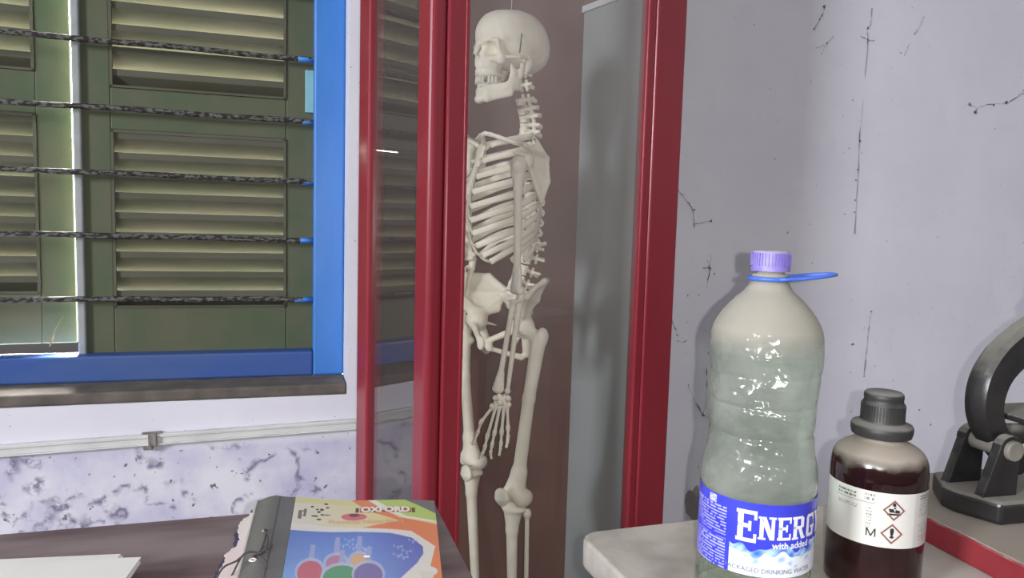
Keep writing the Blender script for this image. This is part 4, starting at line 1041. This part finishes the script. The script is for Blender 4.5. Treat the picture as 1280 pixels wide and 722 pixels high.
# ------------------------------------------------------------------ water bottle
BX, BY = .2345, .672
wb = thing('water_bottle', 'large clear plastic water bottle with a violet cap and a blue wrapped label', 'bottle', (BX, BY, TLZ), R(0))
def zpx(py, Y=BY, px=950): return P(px, py, Y).z - TLZ
def rpx(wid): return wid / 2 / FPX * BY * .995
prof = [(352, 46), (362, 58), (372, 80), (385, 104), (400, 124), (413, 134), (428, 137), (455, 136), (462, 133), (468, 135), (492, 134), (498, 129), (504, 132), (528, 130), (534, 125), (540, 129), (556, 131), (566, 136), (580, 141), (595, 143), (602, 143), (608, 141), (650, 141), (712, 140), (718, 143), (740, 144)]
zr_ = [(rpx(w_), zpx(y)) for y, w_ in prof]
zr_ += [(.0515, .024), (.048, .009), (.040, .0005), (.030, .004), (.012, .010), (.0005, .012)]
outer = spline([Vector((a, 0, b)) for a, b in zr_], 3)
neck = [(.0125, zpx(336)), (.0125, zpx(341)), (.0160, zpx(342)), (.0160, zpx(345)), (.0128, zpx(346)), (.0140, zpx(350))]
pr = neck + [(max(v.x, .0003), v.z) for v in outer]
segs = 72; m = MB(); m.lathe(pr, segs)
# squeezed and twisted flutes of the thin plastic
vv = []
zt_, zb_t = zpx(440), zpx(560)
for (x, y, z) in m.v:
    r_ = math.hypot(x, y); a = math.atan2(y, x); f_ = max(0, min(1, (z - zb_t) / .02)) * max(0, min(1, (zt_ + .01 - z) / .02))
    k = 1 + f_ * (.022 * math.sin(5 * a + z * 38) + .012 * math.sin(9 * a - z * 60 + 1)) ; vv.append((x * k, y * k, z))
m.v = vv
M_pet = pane_mat('clear_pet', .15, (.56, .57, .52), .16, (.82, .90, .82), .07, nscale=16, bump=.9, bscale=38, vary=.9)
body = m.build('body', M_pet, wb, smooth=True)
# dust film is heaviest on the shoulder
def add_shoulder_dust():
    nt = M_pet.node_tree; N = nt.nodes; L = nt.links
    t = N.new('ShaderNodeTexCoord'); s = N.new('ShaderNodeSeparateXYZ'); L.new(t.outputs['Object'], s.inputs[0])
    r_ = N.new('ShaderNodeMapRange'); r_.inputs[1].default_value = zpx(440); r_.inputs[2].default_value = zpx(408); r_.inputs[4].default_value = .62
    L.new(s.outputs['Z'], r_.inputs[0])
    out = [n for n in N if n.type == 'OUTPUT_MATERIAL'][0]; src = out.inputs[0].links[0].from_socket
    df = N.new('ShaderNodeBsdfDiffuse'); df.inputs[0].default_value = (.40, .37, .32, 1)
    mx = N.new('ShaderNodeMixShader'); L.new(r_.outputs[0], mx.inputs[0]); L.new(src, mx.inputs[1]); L.new(df.outputs[0], mx.inputs[2]); L.new(mx.outputs[0], out.inputs[0])
add_shoulder_dust()
cp_ = MB(); cz0, cz1 = zpx(338), zpx(313)
cp_.lathe([(.0005, cz1), (.0150, cz1), (.0166, cz1 - .0015), (.0170, cz0 + .005), (.0172, cz0 + .0046), (.0172, cz0), (.0150, cz0)], 48)
M_cap = mat('violet_cap', (.20, .15, .52), .45, (.30, .27, .52), 60, .6, dust=(.45, .43, .42), dust_lo=.5, dust_hi=1.0)
cpo = cp_.build('cap', M_cap, wb, smooth=True, auto=40)
rg = MB()
for k in range(40):
    a = 2 * math.pi * k / 40; rg.box(.0166, .0178, -.0006, .0006, cz0 + .005, cz1 - .002, Matrix.Rotation(a, 4, 'Z'))
rg.build('ridges', M_cap, cpo)
# blue carry ring: collar round the neck with a loop standing off to the right
M_ring = mat('blue_carry_ring', (.06, .15, .62), .35)
zc_ = zpx(347)
hd = MB(); hd.lathe([(.0150, zc_ - .002), (.0195, zc_ - .002), (.0195, zc_ + .0015), (.0150, zc_ + .0015), (.0150, zc_ - .002)], 40)
lp = []
for k in range(25):
    a = -math.pi * .5 + math.pi * k / 24; lp.append(Vector((.018 + .040 * math.cos(a), .0155 * math.sin(a), zc_ + .0045 * math.cos(a) + .0005)))
lp = [Vector((.002, -.0178, zc_))] + lp + [Vector((.002, .0178, zc_))]
hd.tube(spline(lp, 2), .0026, 8, flat=(.7, 1.35), up=(0, 0, 1))
hd.build('carry_ring', M_ring, wb, smooth=True, label='blue plastic carry loop around the neck')
# label wrapped round the body
lz1, lz0_ = P(950, 631, BY - .052).z - TLZ, P(950, 722, BY - .052).z - TLZ; LR = .0525
nxl, nyl = 560, 170
A0, A1 = R(-208), R(-8)                         # wrap, 0 = +x, -90 faces the camera
LU, LV = np.meshgrid(np.linspace(0, 1, nxl + 1), np.linspace(0, 1, nyl + 1), indexing='ij')
LRr = rpx(142.5) + .0006
def lpos(u, v, off=0.0):
    a = A0 + (A1 - A0) * u; r_ = LRr + off; tw = .0
    return np.stack([r_ * np.cos(a), r_ * np.sin(a), lz0_ + (lz1 - lz0_) * v + tw * u], -1)
li = np.zeros(LU.shape + (3,)); li[:] = (.045, .055, .62)
deg = np.degrees(A0 + (A1 - A0) * LU)           # -205..45
bl_ = .5 + .5 * np.sin(LV * 9 + deg * .05); li *= (.92 + .14 * bl_)[..., None]
# white and water zone at the lower right
zone = deg > -133
wave = .33 + .035 * np.sin(deg * .13) + .02 * np.sin(deg * .31 + 1)
wv = zone & (LV < wave); li[wv] = (.74, .78, .86)
band = zone & (np.abs(LV - wave - .02) < .045 + .02 * np.sin(deg * .4)); 
mixb = .5 + .28 * np.sin(deg * .21 + LV * 25) + .22 * np.sin(deg * .47 - LV * 31 + 2 * np.sin(deg * .1))
cb = np.array((.03, .16, .62)) * (1 - mixb[..., None]) + np.array((.45, .66, .90)) * mixb[..., None]; li[band] = cb[band]
sp2 = zone & (LV < wave - .04) & (LV > wave - .16); mb2 = np.clip(mixb * 1.6 - .9, 0, 1)[..., None]; lb = li * (1 - mb2) + np.array((.12, .36, .74)) * mb2; li[sp2] = lb[sp2]
# rows of small print at the left
sm = (deg < -137) & (deg > -195)
rows = (np.sin(LV * 2 * math.pi * 24) > .1) & sm & (LV < .86) & ~((LV > .42) & (LV < .47)); seg_ = rng.random((nxl // 6 + 2, 26)); wsel = seg_[(np.arange(nxl + 1) // 6)[:, None].repeat(nyl + 1, 1), np.clip((LV * 24).astype(int), 0, 25)] > .22
li[rows & wsel] = li[rows & wsel] * .35 + np.array((.62, .62, .86)) * .65
lg = (np.abs(deg + 155) < 5) & (LV > .87) & (LV < .98) & (rng.random(LU.shape) > .35); li[lg] = (.7, .72, .9)
M_lab = vcol_mat('printed_bottle_label', .3, .5)
lab = printed('label', nxl, nyl, lpos, li, M_lab, wb, label='blue label reading ENERGY over splashing water')
def cylmap(vs, deg0, v0, R_, z0, z1, off, tilt=0.0):
    out = []
    for x, y in vs:
        a = R(deg0) + x / R_; out.append(((R_ + off) * math.cos(a), (R_ + off) * math.sin(a), z0 + (z1 - z0) * v0 + y + tilt * x))
    return out
def glyph(ch, w_, h):
    """heavy slab-serif capitals as rectangles and wedges (x, y polygons), origin lower left"""
    s = .28 * w_; t = .15 * h; S = .08 * w_; P_ = []
    def rc(x0, y0, x1, y1): P_.append([(x0, y0), (x1, y0), (x1, y1), (x0, y1)])
    if ch == 'E':
        rc(S, 0, S + s, h); rc(0, 0, w_, t * .8); rc(0, h - t * .8, w_, h); rc(S, h * .45, w_ * .72, h * .58); rc(w_ * .86, 0, w_, h * .28); rc(w_ * .86, h * .72, w_, h); rc(w_ * .60, h * .36, w_ * .74, h * .67)
    elif ch == 'N':
        rc(S, 0, S + s * .8, h); rc(w_ - S - s * .7, 0, w_ - S, h); P_.append([(S, h), (S + s * 1.2, h), (w_ - S, 0), (w_ - S - s * .9, 0)]); rc(0, 0, s * 1.5, t * .6); rc(0, h - t * .6, s * 1.3, h); rc(w_ - s * 1.5, h - t * .6, w_, h)
    elif ch == 'R':
        rc(S, 0, S + s, h); rc(0, 0, s * 1.7, t * .6); rc(0, h - t * .8, w_ * .8, h); rc(S, h * .45, w_ * .78, h * .58); rc(w_ * .64, h * .5, w_ * .92, h * .93)
        P_.append([(w_ * .42, h * .5), (w_ * .70, h * .5), (w_ * 1.02, 0), (w_ * .72, 0)]); rc(w_ * .7, 0, w_ * 1.05, t * .6)
    elif ch == 'G':
        rc(S, h * .12, S + s, h * .88); rc(s * .6, 0, w_ * .92, t); rc(s * .6, h - t, w_ * .86, h); rc(w_ * .80, h * .70, w_ * .94, h); rc(w_ * .66, 0, w_ * .92, h * .45); rc(w_ * .5, h * .36, w_, h * .47)
        P_.append([(S, h * .12), (s * .8, 0), (s * 1.3, 0), (S + s, h * .2)]); P_.append([(S, h * .88), (S + s, h * .8), (s * 1.3, h), (s * .8, h)])
    elif ch == 'Y':
        P_.append([(0, h), (s * 1.2, h), (w_ * .62, h * .42), (w_ * .36, h * .42)]); P_.append([(w_ - s, h), (w_, h), (w_ * .66, h * .42), (w_ * .46, h * .42)]); rc(w_ * .36, 0, w_ * .64, h * .48)
        rc(w_ * .2, 0, w_ * .8, t * .6); rc(-.05 * w_, h - t * .6, s * 1.5, h); rc(w_ - s * 1.3, h - t * .6, w_ * 1.05, h)
    return P_
M_ink_lab = mat('white_label_ink', (.80, .82, .90), .35)
x = 0.0; vs, fs = [], []
for ch, w_, h in (('E', .0175, .0285), ('N', .0150, .0205), ('E', .0125, .0205), ('R', .0140, .0205), ('G', .0135, .0205), ('Y', .0150, .0205)):
    for poly in glyph(ch, w_, h):
        bm = bmesh.new(); bm.faces.new([bm.verts.new((a + x, b + (h - .0205) * -.5, 0)) for a, b in poly])
        xs = [a + x for a, b in poly]; c_ = min(xs) + .0015
        while c_ < max(xs): bmesh.ops.bisect_plane(bm, geom=bm.verts[:] + bm.edges[:] + bm.faces[:], plane_co=(c_, 0, 0), plane_no=(1, 0, 0)); c_ += .0015
        bm.verts.index_update(); n0 = len(vs); vs += [(v.co.x, v.co.y) for v in bm.verts]; fs += [tuple(v.index + n0 for v in f_.verts) for f_ in bm.faces]; bm.free()
    x += w_ + .0012
obj('lettering', cylmap(vs, -127, .525, LRr, lz0_, lz1, .0005), fs, M_ink_lab, lab)
vs, fs = text_geo('with added minerals', .0082, .0015, 1.0, .0002); obj('lettering', cylmap(vs, -56, .445, LRr, lz0_, lz1, .0005), fs, M_ink_lab, lab)
vs, fs = text_geo('PACKAGED DRINKING WATER', .0058, .0015, 1.0); obj('lettering', cylmap(vs, -92, .085, LRr, lz0_, lz1, .0005), fs, mat('grey_label_ink', (.16, .17, .26), .5), lab)

# ------------------------------------------------------------------ amber reagent bottle
RX, RY = .372, .722
rb_ = thing('reagent_bottle', 'brown glass reagent bottle with a dusty black cap and white hazard label', 'bottle', (RX, RY, TLZ))
def z2(py): return P(1100, py, RY).z - TLZ
def r2(wid): return wid / 2 / FPX * RY
bp_ = [(.0005, .002), (.030, .002), (r2(104), .0), (r2(112), .004), (r2(114), .012), (r2(114.5), z2(600)), (r2(114), z2(583)), (r2(110), z2(569)), (r2(98), z2(559)), (r2(76), z2(552)), (r2(60), z2(548)), (r2(54), z2(544)), (r2(52), z2(538)), (r2(52), z2(534))]
sm_ = spline([Vector((a, 0, b)) for a, b in bp_[2:]], 4)
M_amber = mat('dark_brown_glass', (.014, .0035, .004), .08, (.022, .006, .006), 12, .8, spec=.6, dust=(.30, .26, .22), dust_lo=.18, dust_hi=.62)
MB().lathe(bp_[:2] + [(v.x, v.z) for v in sm_], 64).build('glass_body', M_amber, rb_, smooth=True)
M_bcap = mat('black_dusty_plastic', (.022, .022, .024), .5, (.04, .038, .036), 40, .7, dust=(.20, .19, .18), dust_lo=.25, dust_hi=.9)
cap_p = [(r2(56), z2(538)), (r2(64), z2(543)), (r2(70), z2(542)), (r2(73), z2(536)), (r2(73), z2(531)), (r2(70), z2(528)), (r2(54), z2(526)), (r2(52), z2(524)), (r2(51), z2(512)), (r2(49), z2(502)), (r2(46), z2(500)), (r2(46), z2(497)), (r2(47), z2(495)), (r2(46), z2(491)), (r2(42), z2(489)), (.0005, z2(489))]
co = MB().lathe(cap_p, 48).build('cap', M_bcap, rb_, smooth=True, auto=50)
rg = MB()
for k in range(44): rg.box(r2(50.5) - .0004, r2(50.5) + .0006, -.0007, .0007, z2(523), z2(504), Matrix.Rotation(2 * math.pi * k / 44, 4, 'Z'))
rg.build('ridges', M_bcap, co)
hz1_, hz0_ = P(1100, 617, RY - .045).z - TLZ, P(1100, 685, RY - .045).z - TLZ; HR_ = r2(115.5)
nxh, nyh = 300, 110; HU, HV = np.meshgrid(np.linspace(0, 1, nxh + 1), np.linspace(0, 1, nyh + 1), indexing='ij')
B0, B1 = R(-195), R(25)
def hpos(u, v): a = B0 + (B1 - B0) * u; return np.stack([HR_ * np.cos(a), HR_ * np.sin(a), hz0_ + (hz1_ - hz0_) * v], -1)
hi = np.zeros(HU.shape + (3,)); hi[:] = (.62, .61, .58); hd_ = np.degrees(B0 + (B1 - B0) * HU)
gm = (hd_ > -70); hi[gm] = (.52, .52, .50)
def hrows(a0, a1, v0, v1, nrow, dens, colr, seedv):
    r_ = np.random.default_rng(seedv); mrow = (hd_ > a0) & (hd_ < a1) & (HV > v0) & (HV < v1); f_ = (HV - v0) / (v1 - v0) * nrow
    on = (f_ % 1 > .45); cell = r_.random((nxh + 2, nrow + 1))[(np.arange(nxh + 1))[:, None].repeat(nyh + 1, 1), np.clip(f_.astype(int), 0, nrow)] < dens
    hi[mrow & on & cell] = colr
hrows(-165, -140, .80, .92, 2, .75, (.12, .12, .12), 1); hrows(-168, -118, .765, .785, 1, 1.0, (.15, .15, .15), 2); hrows(-165, -138, .62, .70, 2, .6, (.22, .22, .22), 3)
hrows(-131, -119, .80, .95, 2, .7, (.2, .2, .2), 4); hrows(-128, -121, .30, .70, 7, .6, (.25, .25, .25), 5)
hrows(-62, -15, .55, .95, 8, .55, (.33, .33, .33), 6); hrows(-62, -15, .10, .42, 6, .55, (.33, .33, .33), 7); hrows(-62, -40, .86, .95, 2, .8, (.15, .15, .15), 8)
hl = printed('label', nxh, nyh, hpos, hi, M_lab, rb_, label='white paper label with two red-edged hazard diamonds')
def cyl2(vs, deg0, v0, off=.0005): return cylmap(vs, deg0, v0, HR_, hz0_, hz1_, off)
def diamond(deg0, v0, s):
    i_ = s * .80
    ring = [(s, 0), (0, s), (-s, 0), (0, -s), (i_, 0), (0, i_), (-i_, 0), (0, -i_)]
    vs, fs = [], []
    for k in range(4):
        a, b, c, d_ = ring[k], ring[(k + 1) % 4], ring[4 + (k + 1) % 4], ring[4 + k]
        for q in range(4):
            t0, t1 = q / 4, (q + 1) / 4; n0 = len(vs)
            L_ = lambda p, r__, t: (p[0] + (r__[0] - p[0]) * t, p[1] + (r__[1] - p[1]) * t)
            vs += [L_(a, b, t0), L_(a, b, t1), L_(d_, c, t1), L_(d_, c, t0)]; fs.append((n0, n0 + 1, n0 + 2, n0 + 3))
    obj('hazard_diamond', cyl2(vs, deg0, v0), fs, mat('hazard_frame_red', (.22, .08, .07), .5), hl)
diamond(-97, .70, .0100); diamond(-98, .27, .0100)
vs, fs = text_geo('!', .0125, .0012, 1.3, .0006); obj('hazard_mark', cyl2(vs, -98, .27), fs, M_ink_k, hl)
# corrosion-like pictogram: drops over a surface and a hand
vs, fs = [], []
for poly in ([(-.006, -.003), (.006, -.003), (.006, -.0048), (-.006, -.0048)], [(-.005, .0015), (-.001, .0015), (.001, -.002), (-.004, -.002)], [(.001, .001), (.005, .0), (.005, -.0025), (.001, -.0025)], [(-.002, .0065), (.001, .0075), (.0015, .004), (-.001, .0035)], [(-.0005, .003), (.0015, .003), (.0015, .0015), (-.0005, .0015)]):
    n0 = len(vs); vs += poly; fs.append(tuple(range(n0, n0 + 4)))
obj('hazard_mark', cyl2(vs, -97, .70), fs, M_ink_k, hl)
vs, fs = [], []
for poly in ([(-.0042, -.004), (-.0032, -.004), (-.0032, .004), (-.0042, .004)], [(.0032, -.004), (.0042, -.004), (.0042, .004), (.0032, .004)], [(-.0042, .004), (-.0030, .004), (.0006, -.0035), (-.0006, -.0035)], [(.0030, .004), (.0042, .004), (.0006, -.0035), (-.0006, -.0035)]):
    n0 = len(vs); vs += poly; fs.append(tuple(range(n0, n0 + 4)))
obj('lettering', cyl2(vs, -121, .25), fs, M_ink_k, hl)

# ------------------------------------------------------------------ microscope
mo = Vector((.602, .858, BZ))
ms = thing('microscope', 'old black cast-iron microscope coated in dust, standing on the red-edged board', 'microscope', mo, R(14))
MM = Matrix.Translation(mo) @ Matrix.Rotation(R(14), 4, 'Z'); MMI = MM.inverted()
def mp_(px, py, yo):
    """pixel ray onto the microscope's own plane y=yo"""
    a = MMI @ Vector((0, 0, CAM_H)); d_ = MMI.to_3x3() @ ray(px, py); return a + d_ * ((yo - a.y) / d_.y)
bx = [mp_(1172, 602, .03).x, mp_(1205, 640, -.055).x]
hb = .026
x0b, x1b, yf, ybk = -.088, .115, -.050, .058
MB().prism([(x0b + .020, yf), (x1b - .02, yf), (x1b, yf + .02), (x1b, ybk - .02), (x1b - .02, ybk), (x0b + .030, ybk), (x0b, ybk - .045), (x0b, yf + .045)], 0, hb).build('base', M_iron, ms, bevel=.005, seg=3)
# rear cheek (sloping) and front cheek with pivot bolt
pv_ = mp_(1263, 562, -.028)
def cheek(y0, y1, lean, nm='pillar'):
    w0 = .020; c = (pv_.x, pv_.z)
    pts = [(c[0] - .036 + lean, hb - .004), (c[0] + .012 + lean * .3, hb - .004), (c[0] + .013, c[1])]
    for k in range(9): a = R(-10 + 190 * k / 8); pts.append((c[0] + .0165 * math.cos(a), c[1] + .0165 * math.sin(a)))
    m = MB(); n = len(pts); vs = [(x, y, z) for y in (y0, y1) for x, z in pts]
    m.add(vs, [tuple(range(n)), tuple(range(n, 2 * n))[::-1]] + [(i, (i + 1) % n, n + (i + 1) % n, n + i) for i in range(n)])
    return m.build(nm, M_iron, ms, bevel=.002)
cheek(-.030, -.018, 0); cheek(.018, .030, 0)
MB().tube([Vector((pv_.x, -.036, pv_.z)), Vector((pv_.x, .036, pv_.z))], .0115, 24).build('pivot_bolt', mat('dusty_brass_bolt', (.16, .15, .13), .7, (.22, .21, .18), 50, .7), ms, bevel=.0015, label='round dusty pivot bolt')
# curved arm in the plane of the instrument
oc = [(1252, 590), (1232, 568), (1217, 545), (1209, 520), (1209, 492), (1217, 463), (1235, 434), (1258, 412), (1285, 393), (1320, 374), (1350, 366)]
ic = [(1282, 572), (1262, 556), (1248, 538), (1241, 520), (1241, 500), (1249, 478), (1264, 460), (1282, 448), (1304, 438), (1332, 428), (1352, 424)]
So = spline([mp_(x + 7, y, 0) for x, y in oc], 5); Si = spline([mp_(x + 5, y, 0) for x, y in ic], 5)
n = len(So); vs = []; hw = .0145
for a, b in zip(So, Si):
    mid1 = a.lerp(b, .12); mid2 = a.lerp(b, .88)
    for v, y in ((a, -hw * .55), (mid1, -hw), (mid2, -hw), (b, -hw * .7), (b, hw * .7), (mid2, hw), (mid1, hw), (a, hw * .55)): vs.append((v.x, y, v.z))
fs = [(i * 8 + k, i * 8 + (k + 1) % 8, (i + 1) * 8 + (k + 1) % 8, (i + 1) * 8 + k) for i in range(n - 1) for k in range(8)] + [tuple(range(8)), tuple(range((n - 1) * 8, n * 8))[::-1]]
arm = obj('arm', vs, fs, M_iron, ms, smooth=True, auto=35)
MB().tube([Vector((Si[12].x - .004, 0, Si[12].z - .01)), Vector((Si[12].x + .05, 0, Si[12].z - .012))], .012, 16).build('stage_bracket', M_iron, ms, smooth=True)
# stage, tube, eyepiece, objective and mirror (mostly beyond the frame)
sg = mp_(1243, 503, .02); zs = mp_(1262, 527, -.045).z
sx0 = pv_.x + .010
MB().prism([(sx0, -.040), (sx0 + .15, -.040), (sx0 + .15, .035), (sx0, .035)], pv_.z + .030, pv_.z + .037).build('stage', M_iron, ms, bevel=.0015)
ax_ = sx0 + .095
tb_ = Vector((ax_, 0, 0))
MB().lathe([(.0005, .110), (.014, .110), (.014, .120), (.019, .124), (.019, .26), (.015, .262), (.015, .30), (.018, .302), (.018, .312), (.0005, .312)], 32, Matrix.Translation((ax_, 0, .03))).build('body_tube', M_iron, ms, smooth=True, auto=40)
MB().lathe([(.0005, .050), (.004, .050), (.0075, .062), (.009, .066), (.009, .082), (.013, .086), (.013, .112), (.0005, .112)], 24, Matrix.Translation((ax_, 0, .03))).build('objective', M_steel, ms, smooth=True, auto=40)
for s_ in (-1, 1): MB().tube([Vector((ax_ - .018, s_ * .014, .235)), Vector((ax_ - .018, s_ * .034, .235))], .013, 28).build('focus_knob', M_iron, ms, bevel=.002)
MB().box(ax_ - .045, ax_ - .012, -.014, .014, .19, .285).build('focus_block', M_iron, ms, bevel=.004)
MB().lathe([(.0005, 0), (.020, 0), (.021, .003), (.020, .006), (.0005, .005)], 32, Matrix.Translation((ax_, 0, .052)) @ Matrix.Rotation(R(35), 4, 'Y')).build('mirror', M_steel, ms, smooth=True, auto=40)
MB().tube([Vector((pv_.x + .01, 0, pv_.z)), Vector((ax_ - .010, 0, .05)), Vector((ax_, 0, .053))], .004, 8).build('mirror_arm', M_iron, ms, smooth=True)
